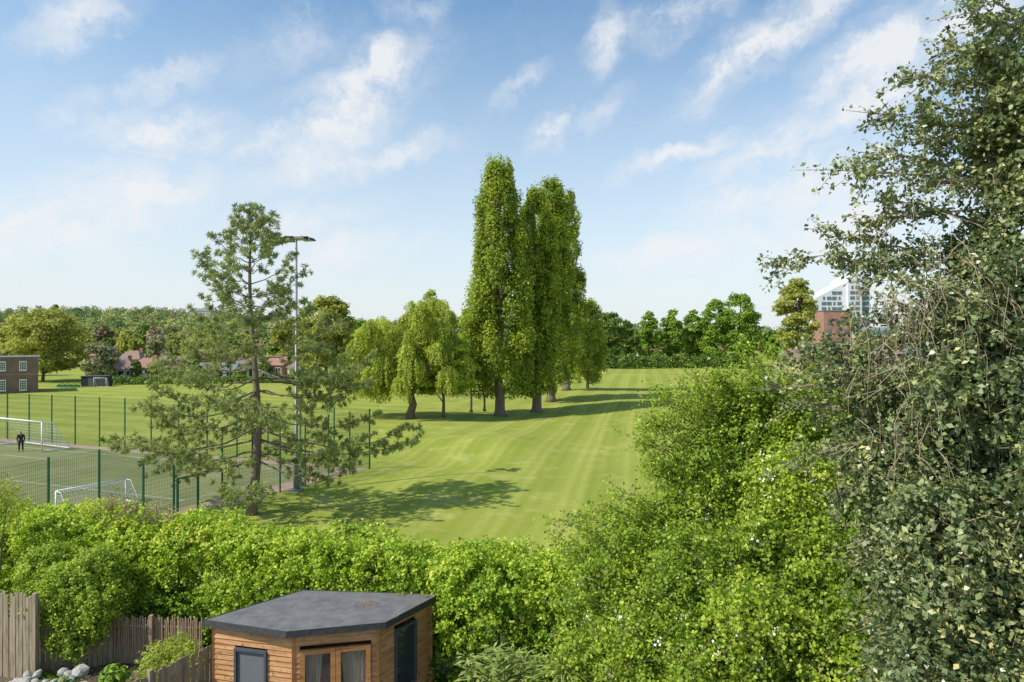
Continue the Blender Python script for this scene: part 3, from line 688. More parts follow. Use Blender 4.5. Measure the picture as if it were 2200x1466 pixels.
def tower():
    d=400; r=empty('tower_block',(205,d+10,0),'tall pale tower block with sloping roofline','tower block')
    X=lambda px:(px-1100)/F*d; Zp=lambda py:H+(733-py)/F*d
    def slab(name,poly,y0,y1,mt):
        m=MB(); n=len(poly)
        m.v=[(x,y0,z) for x,z in poly]+[(x,y1,z) for x,z in poly]
        m.f=[tuple(range(n)),tuple(range(2*n-1,n-1,-1))]+[(k,k+n,(k+1)%n+n,(k+1)%n) for k in range(n)]
        return m.build(name,mt,r)
    slab('wall',[(X(1757),0),(X(1822),0),(X(1822),Zp(606)),(X(1757),Zp(640))],d+3,d+22,M['towerwhite'])
    slab('upper_wing',[(X(1822.3),0),(X(1852),0),(X(1852),Zp(588)),(X(1840),Zp(588)),(X(1822.3),Zp(600))],d,d+22,M['towerwhite'])
    slab('side_wing',[(X(1852.5),0),(X(1872),0),(X(1872),Zp(596)),(X(1852.5),Zp(596))],d+2,d+20,M['towergrey'])
    for i in range(8):
        xc=X(1764+i*11.2); ztop=Zp(640-(min(1764+i*11.2,1838)-1757)/81*48)-3
        fy_=d+3 if 1764+i*11.2<1820 else d
        for j in range(12):
            z=Zp(720)+j*3.1
            if z>ztop: break
            if (i*3+j*5)%5==0: continue
            w=2.6 if (i+j*2)%3 else 1.1
            MB().box((xc,fy_-.02,z),(w,.3,1.9)).build('window',M['bands'],r)
    for j in range(11):
        z=Zp(715)+j*3.1; MB().box((X(1862),d+1.6,z),(4.6,.9,.25)).build('balcony',M['towerwhite'],r)
        MB().box((X(1862),d+1.95,z+1.4),(4.4,.3,1.7)).build('window',M['bands'],r)
tower()
r=empty('brick_block',(119.3,250,0),'red brick block in front of the tower block','building')
MB().box(((1800-1100)/F*250,255,10),(10.2,10,20)).build('wall',M['redbrick'],r)
MB().box(((1800-1100)/F*250,255,20.15),(10.6,10.4,.3)).build('roof',M['roofgrey'],r)
for i in range(3):
    for j in range(4): MB().box((116.2+i*3,249.95,6+j*3.3),(1.3,.2,1.6)).build('window',M['bands'],r)
r=empty('office_block',(170,306,0),'low grey glazed block right of the red brick block','building')
MB().box((170,306,8),(40,12,14)).build('wall',M['towergrey'],r)
for j in range(4): MB().box((170,299.9,4+j*3),(38,.25,1.3)).build('window',M['bands'],r)
# ------------------------------------------------------------------ foreground foliage engine
def sprays(blobs,M_,K,Ls,droop,jit,cull=.72,inner=(.62,1.02),up=.3,rnd=.7):
    B=np.array(blobs,float); c=B[:,:3]; r=B[:,3:6]
    area=(r[:,0]*r[:,2]+r[:,0]*r[:,1]+r[:,1]*r[:,2]); bi=RS.choice(len(B),int(M_*3),p=area/area.sum())
    u=rsph(len(bi)); k=RS.uniform(*inner,len(bi)); p0=c[bi]+u*r[bi]*k[:,None]
    keep=np.ones(len(bi),bool)
    for j in range(len(B)):
        dn=np.linalg.norm((p0-c[j])/r[j],axis=1); keep&=(dn>cull)|(bi==j)
    keep&=(p0[:,2]>.05)
    p0=p0[keep][:M_];u=u[keep][:M_]; bi=bi[keep][:M_]; n=len(p0)
    d=unit(u+rsph(n)*rnd+np.array([0,0,up])); Lr=RS.uniform(.5,1.5,n)*Ls
    s=RS.uniform(0.05,1,(n,K))
    pos=p0[:,None,:]+d[:,None,:]*(s*Lr[:,None])[...,None]; pos[...,2]-=droop*s**2*Lr[:,None]
    pos+=RS.normal(size=pos.shape)*jit
    nrm=np.repeat(u,K,0)*.7+rsph(n*K)*.85+np.array([0,0,.35])
    return pos.reshape(-1,3),nrm,p0,d,Lr,bi,n,s
def twigs(p0,d,Lr,droop,every,rad):
    mb=MB()
    for i in range(0,len(p0),every):
        a=p0[i]-d[i]*.3*Lr[i]; pts=[a,p0[i]+d[i]*.4*Lr[i]-[0,0,droop*.16*Lr[i]],p0[i]+d[i]*Lr[i]-[0,0,droop*Lr[i]]]
        mb.tube(pts,[rad,rad*.8,rad*.4],3,False)
    return mb
cr=[(-120,1070),(-60,1075),(200,1092),(420,1112),(600,1130),(900,1160),(1100,1184),(1280,1186),(1420,1190)]
hp=[]
for px,py in cr:
    d=(H-3.5)*F/(py-733)-.25; hp.append(((px-1100)/F*d,d))
hp=np.array(hp); seg=np.linalg.norm(np.diff(hp,axis=0),axis=1); cum=np.concatenate([[0],np.cumsum(seg)])
def hpt(s): return np.array([np.interp(s,cum,hp[:,0]),np.interp(s,cum,hp[:,1])])
blobs=[]
s=0
while s<cum[-1]:
    p=hpt(s)
    for z,w in ((.7,.8),(1.7,.85),(2.65,.85)):
        for yo in (-.42,.4):
            if z<2 and yo>0 : continue
            rr=RS.uniform(.34,.82); 
            if z<2 and RS.random()<.3: continue
            top=3.42+.10*math.sin(s*1.3)+RS.uniform(-.15,.07)
            zc=top-rr*.95 if z>2 else z+RS.uniform(-.3,.3)
            blobs.append((p[0]+RS.normal()*.25,p[1]+yo+RS.normal()*.18,zc,rr*1.1,rr*.8,rr*.95))
    s+=.44
r=empty('garden_hedge',(hp[4][0],hp[4][1],0),'long bright green hedge between the garden and the playing field','hedge')
c,n,p0,d,Lr,bi,nn,ss=sprays(blobs,15000,20,.31,.25,.05,.75)
tb=RS.normal(size=len(blobs))*.09
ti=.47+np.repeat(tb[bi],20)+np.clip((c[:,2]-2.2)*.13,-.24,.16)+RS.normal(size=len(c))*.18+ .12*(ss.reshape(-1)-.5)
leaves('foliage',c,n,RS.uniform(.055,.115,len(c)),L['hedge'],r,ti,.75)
mb=twigs(p0,d,Lr,.25,9,.007)
for s in np.arange(.2,cum[-1],.45):
    p=hpt(s); x,y=p[0]+RS.normal()*.2,p[1]+RS.normal()*.2
    mb.tube([(x,y,0),(x+RS.normal()*.2,y+RS.normal()*.2,1.2),(x+RS.normal()*.3,y+RS.normal()*.2,2.6)],[.05,.04,.015],5)
mb.build('stems',M['bark'],r)
def bush(name,label,cat,blobs,M_,K,Ls,droop,jit,size,pal,aspect=.65,tm=.5,stem_at=None,rad=.006,bark='bark',every=6,twname='stems',minr=0,sv=(.7,1.35),**k):
    B=np.array(blobs); r=empty(name,(B[:,0].mean(),B[:,1].mean(),stem_at[2] if stem_at is not None else 0.0),label,cat)
    c,n,p0,d,Lr,bi,nn,ss=sprays(blobs,M_,K,Ls,droop,jit,**k)
    tb=RS.normal(size=len(blobs))*.09; tsp=RS.normal(size=nn)*.08
    leaves('foliage',c,n,RS.uniform(size*sv[0],size*sv[1],len(c)),L[pal],r,tm+np.repeat(tb[bi]+tsp,K)+RS.normal(size=len(c))*.17+.12*(ss.reshape(-1)-.5),aspect)
    mb=twigs(p0,d,Lr,droop,every,rad)
    base=np.array(stem_at) if stem_at is not None else np.array([B[:,0].mean(),B[:,1].mean(),0])
    for b2 in blobs:
        if b2[3]<minr: continue
        e=np.array(b2[:3]); m1=base+(e-base)*np.array([.15,.15,.4]); m2=base+(e-base)*np.array([.55,.55,.75]); mb.tube([base,m1,m2,e],[rad*6,rad*5,rad*3.5,rad*1.5],5)
    mb.build(twname,M[bark],r)
    return r,c,n
def PB(px,py,d,rp,yr=None): 
    p=W(px,py,d); r_=rp/F*d; return (p[0],p[1],p[2],r_,yr or r_,r_)
bush('garden_shrub','leafy green shrub spilling in front of the hedge by the left fence','shrub',
 [PB(150,1270,19.0,50,.7),PB(200,1230,19.4,42,.7),PB(140,1330,18.7,40,.5),PB(195,1320,18.8,38,.5),PB(110,1225,20,45,.8),PB(225,1280,19.0,26,.5),PB(115,1290,18.8,26,.4),PB(170,1365,18.6,24,.4)],2000,21,.34,.3,.05,.078,'haw',tm=.6)
bush('garden_shrub','low leafy shrub between brushwood fence and summerhouse','shrub',
 [PB(345,1420,16.6,26,.4),PB(385,1403,16.8,26,.4),PB(400,1430,16.5,26,.3)],380,18,.28,.3,.04,.07,'willow',.35,.5)
bush('garden_shrub','pale yellow-green young tree tips at the left edge above the hedge','shrub',
 [PB(-5,1062,20.5,34,.4),PB(-30,1085,20.5,40,.5),PB(15,1085,20.5,24,.4)],170,15,.30,.1,.05,.08,'willow',.5,.6)
bush('garden_shrub','purple-brown leaved twigs showing above the hedge near the small goal','shrub',
 [PB(240,1100,21.5,26,.4),PB(290,1108,21.3,22,.4),PB(350,1116,21.0,20,.4)],110,9,.38,.0,.05,.07,'russet',.5,.5,up=1.0)
# hawthorn
hb=[(1395,1235,13.6,90),(1300,1310,14.2,66),(1330,1410,13.6,85),(1500,1130,14,90),(1590,1010,14.2,85),(1570,920,14.8,48),(1700,980,14.2,90),(1660,895,14.8,50),(1560,1270,12.6,115),(1700,1140,13,120),
    (1740,1320,11.6,125),(1850,1180,12.6,120),(1450,1380,12.6,100),(1600,1430,11.4,120),(1800,1450,10.8,120),(1930,1330,11.6,125),(1830,1040,14,100),(1960,1080,13.4,120),(1770,905,14.8,50),(1400,1140,14.4,42),(1490,1020,14.6,42),(1900,970,14.6,80),(1290,1200,14.8,30),(1620,855,15,26),(1530,875,15,22),(1850,895,15,50),(1710,865,15,26),(1930,880,15,50),(1480,1260,13.4,80),(1650,1230,12.4,80)]
hawb=[]
for px,py,d,rp in hb:
    hawb.append(PB(px,py,d,rp*.82))
    for k in range(6):
        a=RS.uniform(0,2*math.pi); hawb.append(PB(px+math.cos(a)*rp*.95,py+math.sin(a)*rp*.95,d-RS.uniform(-.1,1.1)*rp/F*d,rp*RS.uniform(.2,.42)))
hr,hc,hn=bush('hawthorn_tree','large spreading hawthorn with white blossom filling the lower right','tree',hawb,13500,22,.58,.42,.045,.066,'haw',.75,.5,stem_at=(5.4,13.9,0),rad=.007,every=6,twname='branches',minr=.7,rnd=1.0)
def longsprays(lst,parent,size,pal,K,jit,rad,tm,mat_,names,aspect=.7,sag=.25):
    C=[];mb=MB();TT=[]
    for (x0,y0,d0),(x1,y1,d1),sub in lst:
        a=W(x0,y0,d0);b2=W(x1,y1,d1); Ln=np.linalg.norm(b2-a)
        ctrl=(a+b2)/2+np.array([0,0,sag*Ln*.6])
        s=np.linspace(0,1,10)[:,None]; pts=(1-s)**2*a+2*s*(1-s)*ctrl+s**2*b2
        pts+=RS.normal(size=pts.shape)*.03*Ln*.3
        mb.tube(pts,list(np.linspace(rad,rad*.25,10)),5)
        for k in range(sub):
            f=RS.uniform(.25,1)*9; i=min(int(f),8); p=pts[i]+(pts[i+1]-pts[i])*(f-i)
            dv=unit((unit((pts[i+1]-pts[i])[None])*.9+rsph(1)*.8))[0]; l=RS.uniform(.18,.5)
            e=p+dv*l+[0,0,-.05]; mb.tube([p,e],[rad*.35,rad*.15],3,False)
            t_=RS.uniform(.15,1.05,(K,1)); C.append(p+(e-p)*t_+RS.normal(size=(K,3))*jit); TT.append(np.full(K,RS.normal()*.1+tm))
    C=np.concatenate(C);TT=np.concatenate(TT)
    leaves(names[0],C,rsph(len(C))+[0,0,.5],RS.uniform(size*.7,size*1.35,len(C)),L[pal],parent,TT+RS.normal(size=len(C))*.15,aspect)
    mb.build(names[1],M[mat_],parent,True)
hs_=[]
for (x0,y0,x1,y1) in [(1450,960,1385,925),(1500,900,1410,860),(1530,880,1440,835),(1560,860,1490,805),(1470,1050,1400,1000),(1480,1010,1375,950),(1330,1180,1215,1130),(1350,1150,1240,1110),(1420,1110,1330,1060),(1300,1200,1205,1160),(1620,840,1600,785),(1680,840,1660,780),(1560,870,1540,805),(1440,1080,1360,1075),(1520,950,1400,905),(1640,820,1570,795),(1420,1000,1390,990),(1740,870,1730,800),(1270,1230,1215,1190),(1600,870,1520,800),(1480,940,1430,880),(1700,880,1700,795),(1530,980,1440,960),(1380,1150,1290,1090),(1780,880,1800,800),(1850,880,1850,800),(1600,900,1480,840),(1560,1100,1450,1060),(1700,1060,1600,1050),(1640,1180,1540,1190)]:
    for q2 in range(2):
        hs_.append(((x0+60,y0+50,14.3),(x1+RS.normal()*14,y1+RS.normal()*14,14.0+RS.uniform(-.8,.7)),16))
longsprays(hs_,hr,.064,'haw',16,.06,.014,.6,'bark',('sprays','spray_stems'))
fi=RS.choice(len(hc),700); cen=hc[fi]; cen=cen[(cen[:,2]<7.0)]
cl=np.sin(cen[:,0]*1.9+1)*np.sin(cen[:,2]*1.6)+RS.normal(size=len(cen))*.5; cen=cen[cl>.05]
bc=(cen[:,None,:]+RS.normal(size=(len(cen),12,3))*np.array([.09,.09,.06])).reshape(-1,3)+[0,-.06,.04]
leaves('blossom',bc,rsph(len(bc))+[0,-.4,.6],RS.uniform(.035,.06,len(bc)),M['blossom'],hr,np.full(len(bc),.5),1.0,.05)
# holly
hob=[]
for px,py,d,rp in [(2200,100,9.6,80),(2165,330,9.4,80),(2210,480,9,115),(2110,540,9.4,55),(2160,690,9,115),(2050,700,9.4,40),(2180,900,8.6,180),(2020,880,9.2,90),(1900,900,9.6,55),(2060,1050,8.8,145),(1930,1000,9.2,80),(2180,1180,8.3,195),(2020,1220,8.6,125),(2120,1400,8.2,175),(2000,1400,8.6,85),(2280,700,9,170),(2290,300,9.5,150),(2210,220,9.5,75),(1850,960,9.6,46),(1960,1130,9.0,66),(1800,770,9.8,24),(1850,810,9.8,32)]:
    hob.append(PB(px,py,d,rp*.72,rp/F*d))
    for k in range(7):
        a=RS.uniform(0,2*math.pi); hob.append(PB(px+math.cos(a)*rp*.92,py+math.sin(a)*rp*.92,d-RS.uniform(-.2,1.0)*rp/F*d,rp*RS.uniform(.18,.38)))
hor,oc,on=bush('holly_tree','dark glossy-leaved tree overhanging the right edge with bare hanging twigs','tree',hob,7600,22,.40,.45,.04,.076,'holly',.58,.55,stem_at=(7.4,9.9,0),rad=.006,bark='twig',every=4,twname='branches',minr=.6,rnd=1.0,up=.15,cull=.6,inner=(.5,1.05),sv=(.55,1.45))
ho=[]
for (x0,y0,x1,y1,sub) in [(2120,600,1685,553,60),(2080,580,1760,500,34),(2050,560,1840,575,25),(2140,420,1780,365,50),(2140,380,1860,330,34),(2150,300,1880,245,40),(2170,200,1940,165,32),(2180,120,2030,130,22),(2180,60,2075,30,22),(2050,760,1860,725,26),(2100,480,1890,430,26),(2180,30,2090,-20,16),(2020,840,1760,800,30),(1990,900,1700,880,30),(1980,950,1700,985,24),(2120,250,1990,230,20),(2120,450,1870,480,30),(2090,650,1900,600,22),(2050,700,1890,660,18),(2000,860,1640,830,26),
  (1990,780,1740,735,26),(1960,820,1690,775,26),(2020,720,1830,695,18),(1990,1100,1850,1130,22),(1980,1180,1840,1210,20),(1990,1290,1880,1340,22),(1990,1050,1780,1070,24),(1960,1400,1880,1430,16),(2140,350,1950,290,24),(2170,160,2040,90,22),(2170,280,2000,300,22),(2180,400,2010,390,22),(2150,560,1960,520,24),(2140,620,1980,640,22),(2160,90,2060,170,16)]:
    ho.append(((x0,y0,9.3),(x1,y1,9.3+RS.uniform(-.7,.7)),sub))
longsprays(ho,hor,.072,'holly',14,.035,.02,.6,'twig',('sprays','spray_stems'),.58,.12)
for grp in range(6):
    mb=MB()
    cx_,cy_=[(1990,560),(2100,760),(1960,900),(2130,1040),(2080,620),(1900,640)][grp]
    for k in range(30):
        px,py=cx_+RS.normal()*55,cy_+RS.normal()*65
        p=W(px,py,RS.uniform(8.0,8.8)); Ln=RS.uniform(.25,.75); dx=RS.normal()*.22
        pts=[p,p+[dx*.5,-.1,-Ln*.2],p+[dx,-.15,-Ln*.6],p+[dx*.9,-.12,-Ln]]
        mb.tube(pts,[.0045,.004,.003,.002],3,False)
        if k%2: mb.tube([pts[1],pts[1]+[dx+.1,0,-Ln*.3],pts[1]+[dx+.12,0,-Ln*.6]],[.003,.003,.002],3,False)
    mb.build('bare_twigs',M['twig'],hor)['kind']='stuff'
# ------------------------------------------------------------------ summerhouse
A=np.array([-7.18,15.9]);B=np.array([-5.04,15.25]);C=np.array([-2.92,15.75]);D=np.array([-1.87,17.5]);E=np.array([-5.46,17.8])
poly=[A,B,C,D,E]; cen=sum(poly)/5
ins=[cen+(p-cen)*(1-.22/np.linalg.norm(p-cen)) for p in poly]
r=empty('summerhouse',(cen[0],cen[1],0),'wooden corner summerhouse with flat grey felt roof','summerhouse')
zr=2.5
rf=MB().prism(poly,zr-.03,zr).build('roof',M['felt'],r)
ip=[cen+(p-cen)*1.006 for p in poly]
m=MB()
for i in range(5):
    a,b2=ip[i],ip[(i+1)%5]; a2,b3=[cen+(p-cen)*.99 for p in (a,b2)]
    m.v+=[(a[0],a[1],zr-.14),(b2[0],b2[1],zr-.14),(b2[0],b2[1],zr+.015),(a[0],a[1],zr+.015),(a2[0],a2[1],zr+.015),(b3[0],b3[1],zr+.015),(a2[0],a2[1],zr-.14),(b3[0],b3[1],zr-.14)]
    k=len(m.v)-8; m.f+=[(k,k+1,k+2,k+3),(k+3,k+2,k+5,k+4),(k+4,k+5,k+7,k+6),(k+6,k+7,k+1,k)]
m.build('fascia',M['feltedge'],rf)
lc=np.array([W(790,1300,16.9)*[1,1,0]+[RS.normal()*.16,RS.normal()*.10,zr+.012] for _ in range(120)]+[[RS.uniform(-6,-2.6),RS.uniform(16,17.3),zr+.012] for _ in range(60)])
o=leaves('leaf_litter',lc,np.tile([0,0,1.],(len(lc),1))+RS.normal(size=(len(lc),3))*.2,.045,L['russet'],rf,np.full(len(lc),.7)); o['kind']='stuff'
def wallrun(p,q_,openings):
    Ln=np.linalg.norm(q_-p); d=(q_-p)/Ln; nn=np.array([d[1],-d[0]]); m=MB()
    z=.05
    while z<zr-.06:
        z1=min(z+.118,zr-.035); segs=[(0,Ln)]
        for u0,u1,a,b2 in openings:
            if z1>a and z<b2: segs=[s_ for (x,y) in segs for s_ in ((x,min(y,u0)),(max(x,u1),y)) if s_[1]-s_[0]>.01]
        for u0,u1 in segs:
            a_=p+d*u0;b_2=p+d*u1
            k=len(m.v)
            o0=nn*.024;o1=nn*.001
            m.v+=[(*(a_+o0),z),(*(b_2+o0),z),(*(b_2+o1),z1+.004),(*(a_+o1),z1+.004),(*(a_-nn*.03),z1),(*(b_2-nn*.03),z1),(*(a_-nn*.03),z),(*(b_2-nn*.03),z)]
            m.f+=[(k,k+1,k+2,k+3),(k+3,k+2,k+5,k+4),(k+4,k+5,k+7,k+6),(k+6,k+7,k+1,k),(k,k+3,k+4,k+6),(k+1,k+7,k+5,k+2)]
        z+=.12
    return m.build('wall',M['cedar'],r),d,nn,Ln
def frame(p,d,nn,u0,u1,z0,z1,fm,pm_,fw=.06,name='window'):
    rot=math.atan2(d[1],d[0]); m=MB()
    def bx(ua,ub,za,zb,off,th):
        c_=p+d*(ua+ub)/2+nn*off; return (c_[0],c_[1],(za+zb)/2),(ub-ua,th,zb-za),rot
    m.box(*bx(u0,u1,z1-fw,z1,.03,.08)); m.box(*bx(u0,u1,z0,z0+fw,.03,.08)); m.box(*bx(u0,u0+fw,z0+fw,z1-fw,.03,.08)); m.box(*bx(u1-fw,u1,z0+fw,z1-fw,.03,.08))
    f=m.build(name,fm,r,False,.004)
    MB().box(*bx(u0+fw,u1-fw,z0+fw,z1-fw,.0,.02)).build('pane',pm_,f)
    return f
iA,iB,iC,iD,iE=ins
_,d1,n1,_=wallrun(iA,iB,[(.58,1.42,.7,1.92)]); frame(iA,d1,n1,.58,1.42,.7,1.92,M['greyframe'],M['blind'])
L2=np.linalg.norm(iC-iB); mid=L2/2
_,d2,n2,_=wallrun(iB,iC,[(.14,L2-.14,.0,2.02)])
inter=mat('curtain_cream',(.66,.60,.5),(.42,.36,.28),6,.9,.4,(6,6,.6))
glassd=bpy.data.materials.new('clear_glass'); glassd.use_nodes=True
pb=glassd.node_tree.nodes['Principled BSDF']; pb.inputs['Base Color'].default_value=(.80,.78,.74,1); pb.inputs['Roughness'].default_value=.02; pb.inputs['Transmission Weight'].default_value=.95; pb.inputs['IOR'].default_value=1.2
rot=math.atan2(d2[1],d2[0])
for u0,u1 in ((.15,mid-.005),(mid+.005,L2-.15)):
    f=frame(iB,d2,n2,u0,u1,.05,2.0,M['cedar2'],glassd,.11,'door')
    c_=iB+d2*(u0+u1)/2+n2*.035; 
    MB().box((c_[0],c_[1],1.0),(u1-u0-.24,.03,.04),rot).build('glazing_bar',M['cedar2'],f)
    hx=iB+d2*(mid+(.055 if u0>mid else -.055))+n2*.09; MB().box((hx[0],hx[1],1.05),(.02,.03,.16),rot).build('handle',M['steel'],f)
for u,hw_ in ((.42,.22),(mid+.4,.3),(L2-.35,.15)):
    m=MB(); pc=iB+d2*u-n2*.08
    for dx in np.linspace(-hw_,hw_,24):
        q_=pc+d2*dx+n2*.03*math.sin(dx*60); q3=pc+d2*dx*(.5+.1*math.sin(u*9))+n2*.03*math.sin(dx*60); m.v+=[(q3[0],q3[1],.5),(q_[0],q_[1],1.9)]
    for k in range(23): m.f.append((2*k,2*k+2,2*k+3,2*k+1))
    m.build('curtain',inter,r,True)
_,d3,n3,L3=wallrun(iC,iD,[(.55,1.3,.6,2.12)]); frame(iC,d3,n3,.55,1.3,.6,2.12,M['greyframe'],M['glass'])
wallrun(iD,iE,[]); wallrun(iE,iA,[])
for p in (iA,iB,iC,iD):
    MB().box((p[0],p[1],zr/2-.02),(.075,.075,zr-.08),.4).build('corner_post',M['cedar2'],r)
MB().prism(ins,.01,.05).build('floor',M['cedar2'],r)
# ------------------------------------------------------------------ garden fences
def board_fence(label,p,q_,h,bw,mt,jit=.06,posts=(),name='wooden_fence',gap=.012,lean=0,z0=0):
    p=np.array(p);q_=np.array(q_); Ln=np.linalg.norm(q_-p); d=(q_-p)/Ln; rot=math.atan2(d[1],d[0])
    r=empty(name,(p[0],p[1],0),label,'fence'); m=MB(); u=0
    while u<Ln:
        hh=h+RS.normal()*jit; c_=p+d*(u+bw/2); off=.012*((int(u/bw))%2)
        k=len(m.v); m.box((c_[0]-d[1]*off,c_[1]+d[0]*off,z0+hh/2),(bw-gap,.018,hh),rot+RS.normal()*.03)
        sl=RS.normal()*.02
        for i in (4,5,6,7): m.v[k+i]=(m.v[k+i][0]+lean*.1+sl,m.v[k+i][1],m.v[k+i][2]+RS.normal()*jit*.15)
        u+=bw
    m.build('boards',mt,r)
    for z in (.35,h*.82):
        mm=MB(); a=p+np.array([-d[1],d[0]])*.03;b2=q_+np.array([-d[1],d[0]])*.03; mm.bar((*a,z),(*b2,z),.05)
        mm.build('rail',mt,r)
    for f in posts:
        c_=p+(q_-p)*f; n_=np.array([d[1],-d[0]])*.06; MB().box((c_[0]+n_[0],c_[1]+n_[1],h/2+.05),(.1,.1,h+.12),rot).build('post',mt,r,False,.01)
a=W(-30,1268,18.4); b2=W(84,1275,18.0)
board_fence('tall weathered panel fence in the lower left corner',a[:2],b2[:2],2.26,.11,M['fencewood'],.07,(.97,),z0=0)
a=W(86,1300,18.3); b2=W(232,1345,19.0)
board_fence('dark worn fence panel behind the rounded shrub',a[:2],b2[:2],1.7,.12,M['fencewood'],.08)
a=G(225,1425);b2=G(432,1432)
board_fence('rustic brushwood fence panel left of the summerhouse',a[:2],b2[:2],1.3,.035,M['brush'],.05,(.0,.5),gap=.006)
board_fence('grey board fence running towards the viewer beside the summerhouse',(-8.6,13.4),(-7.15,16.2),1.78,.125,M['fencewood'],.01,(.5,))
board_fence('short grey fence at the foot of the hawthorn',(1.15,13.0),(1.75,14.6),1.85,.14,M['fencewood'],.01,(.05,.8))
def rock(p,s):
    me=bpy.data.meshes.new('rock')
    bm=bmesh.new(); bmesh.ops.create_icosphere(bm,subdivisions=2,radius=1)
    sc=RS.uniform(.6,1.2,3)
    for v in bm.verts: v.co=Vector([v.co[i]*s*sc[i]*(1+RS.normal()*.10) for i in range(3)]); v.co.z*=.7
    bm.to_mesh(me); bm.free(); o=link('rock',me,M['rock']); o.location=(p[0],p[1],p[2]+s*.35); o.rotation_euler=(RS.normal()*.4,RS.normal()*.4,RS.uniform(0,6))
    tag(o,'pale rough rock in the rockery pile by the left fence','rock','rocks of the rockery pile')
for k in range(32):
    d_=RS.uniform(16.7,17.7); px=RS.uniform(25,185); rock(((px-1100)/F*d_,d_,0.05+max(0,(d_-16.7))*.32),RS.uniform(.11,.2))
def pot(px,py,rt,h,mt,label,nleaf,ls,pal,fol=.3,zb=.02,d=None):
    b_=G(px,py); 
    if d: b_=np.array([(px-1100)/F*d,d,0.])
    b_[2]=zb; r=empty('potted_plant',b_,label,'potted plant'); m=MB()
    N=20; prof_=[(0,0),(rt*.68,0),(rt*.95,h*.9),(rt*1.08,h*.9),(rt*1.08,h),(rt*.9,h),(rt*.85,h*.86)]
    for rr_1,z in prof_:
        for k in range(N): m.v.append((b_[0]+rr_1*math.cos(2*math.pi*k/N),b_[1]+rr_1*math.sin(2*math.pi*k/N),b_[2]+z))
    for i in range(len(prof_)-1):
        for k in range(N): m.f.append((i*N+k,i*N+(k+1)%N,(i+1)*N+(k+1)%N,(i+1)*N+k))
    m.build('pot',mt,r,True)
    MB().tube([(b_[0],b_[1],b_[2]+h*.82),(b_[0],b_[1],b_[2]+h*.88)],rt*.86,16).build('soil',M['soil'],r)
    u=rsph(nleaf); u[:,2]=np.abs(u[:,2]); c=np.array(b_)+[0,0,h]+u*np.array([fol,fol,fol*.9])*RS.uniform(.4,1.05,(nleaf,1))
    leaves('foliage',c,u+rsph(nleaf)*.5+[0,0,.4],ls,L[pal],r,RS.normal(size=nleaf)*.2+.5,.42)
    mm=MB()
    for k in range(14): mm.tube([(b_[0],b_[1],b_[2]+h*.8),tuple(c[k])],[.012,.005],4)
    mm.build('stems',M['bark'],r)
pot(137,1466,.22,.42,M['glaze'],'green glazed pot with a small plant beside the rocks',60,.08,'bamboo',.14,.03,17.2)
pot(246,1466,.28,.42,M['terracotta'],'terracotta pot with a large leafy plant',320,.18,'bright',.36,.03,17.3)
n_=5200; gx=RS.uniform(-14,-8.0,n_); gy=RS.uniform(16.2,18.6,n_); cl=np.sin(gx*2.2)*np.sin(gy*3+1)+RS.normal(size=n_)*.4; k=cl>.25
c=np.stack([gx,gy,RS.uniform(.04,.18,n_)],1)[k]
leaves('ground_cover',c,rsph(len(c))*.6+[0,0,1],RS.uniform(.05,.11,len(c)),L['haw'],None,RS.normal(size=len(c))*.2+.4,.8); tag(bpy.data.objects['ground_cover'],'low green leaves over the soil in the left garden corner','ground cover',None,'stuff')
def strap(name,label,base,n,Lr,width,pal,spread,droop,cat='plant',top=None):
    r=empty(name,base,label,cat); V_=[];F_=[];T_=[]
    for i in range(n):
        a=RS.uniform(0,2*math.pi); el=RS.uniform(*spread); Ln=RS.uniform(*Lr); d=np.array([math.cos(a)*math.cos(el),math.sin(a)*math.cos(el),math.sin(el)]); side=np.cross(d,[0,0,1.]); side/=np.linalg.norm(side)+1e-6
        o=np.array([0,0,top or .1])+RS.normal(size=3)*.04; K=7; k0=len(V_)
        for j in range(K):
            s=j/(K-1); p=o+d*Ln*s-np.array([0,0,droop*Ln*s*s]); w=width*math.sin(math.pi*(.12+.86*s))**.8 if j<K-1 else .002
            V_+=[tuple(p-side*w/2+[0,0,w*.2]),tuple(p+side*w/2+[0,0,w*.2])]
        for j in range(K-1): F_.append((k0+2*j,k0+2*j+1,k0+2*j+3,k0+2*j+2)); T_.append(.5+RS.normal()*.05+(i%7)*.06-.15)
    me=bpy.data.meshes.new('foliage'); me.from_pydata(V_,[],F_); at=me.attributes.new('tint','FLOAT','FACE'); at.data.foreach_set('value',np.clip(T_,0,1).astype(np.float32)); me.update()
    link('foliage',me,L[pal],r,True)
    m=MB().tube([tuple(base),(base[0],base[1],base[2]+(top or .2))],[.07,.05],8); m.build('stem',M['bark'],r,True)
b_=W(1210,1450,13.0); b_[2]=0
strap('cordyline_plant','spiky strap-leaved plant with arching pale green leaves',b_,110,(.6,1.0),.022,'bamboo',(.1,1.5),.5,top=2.65)
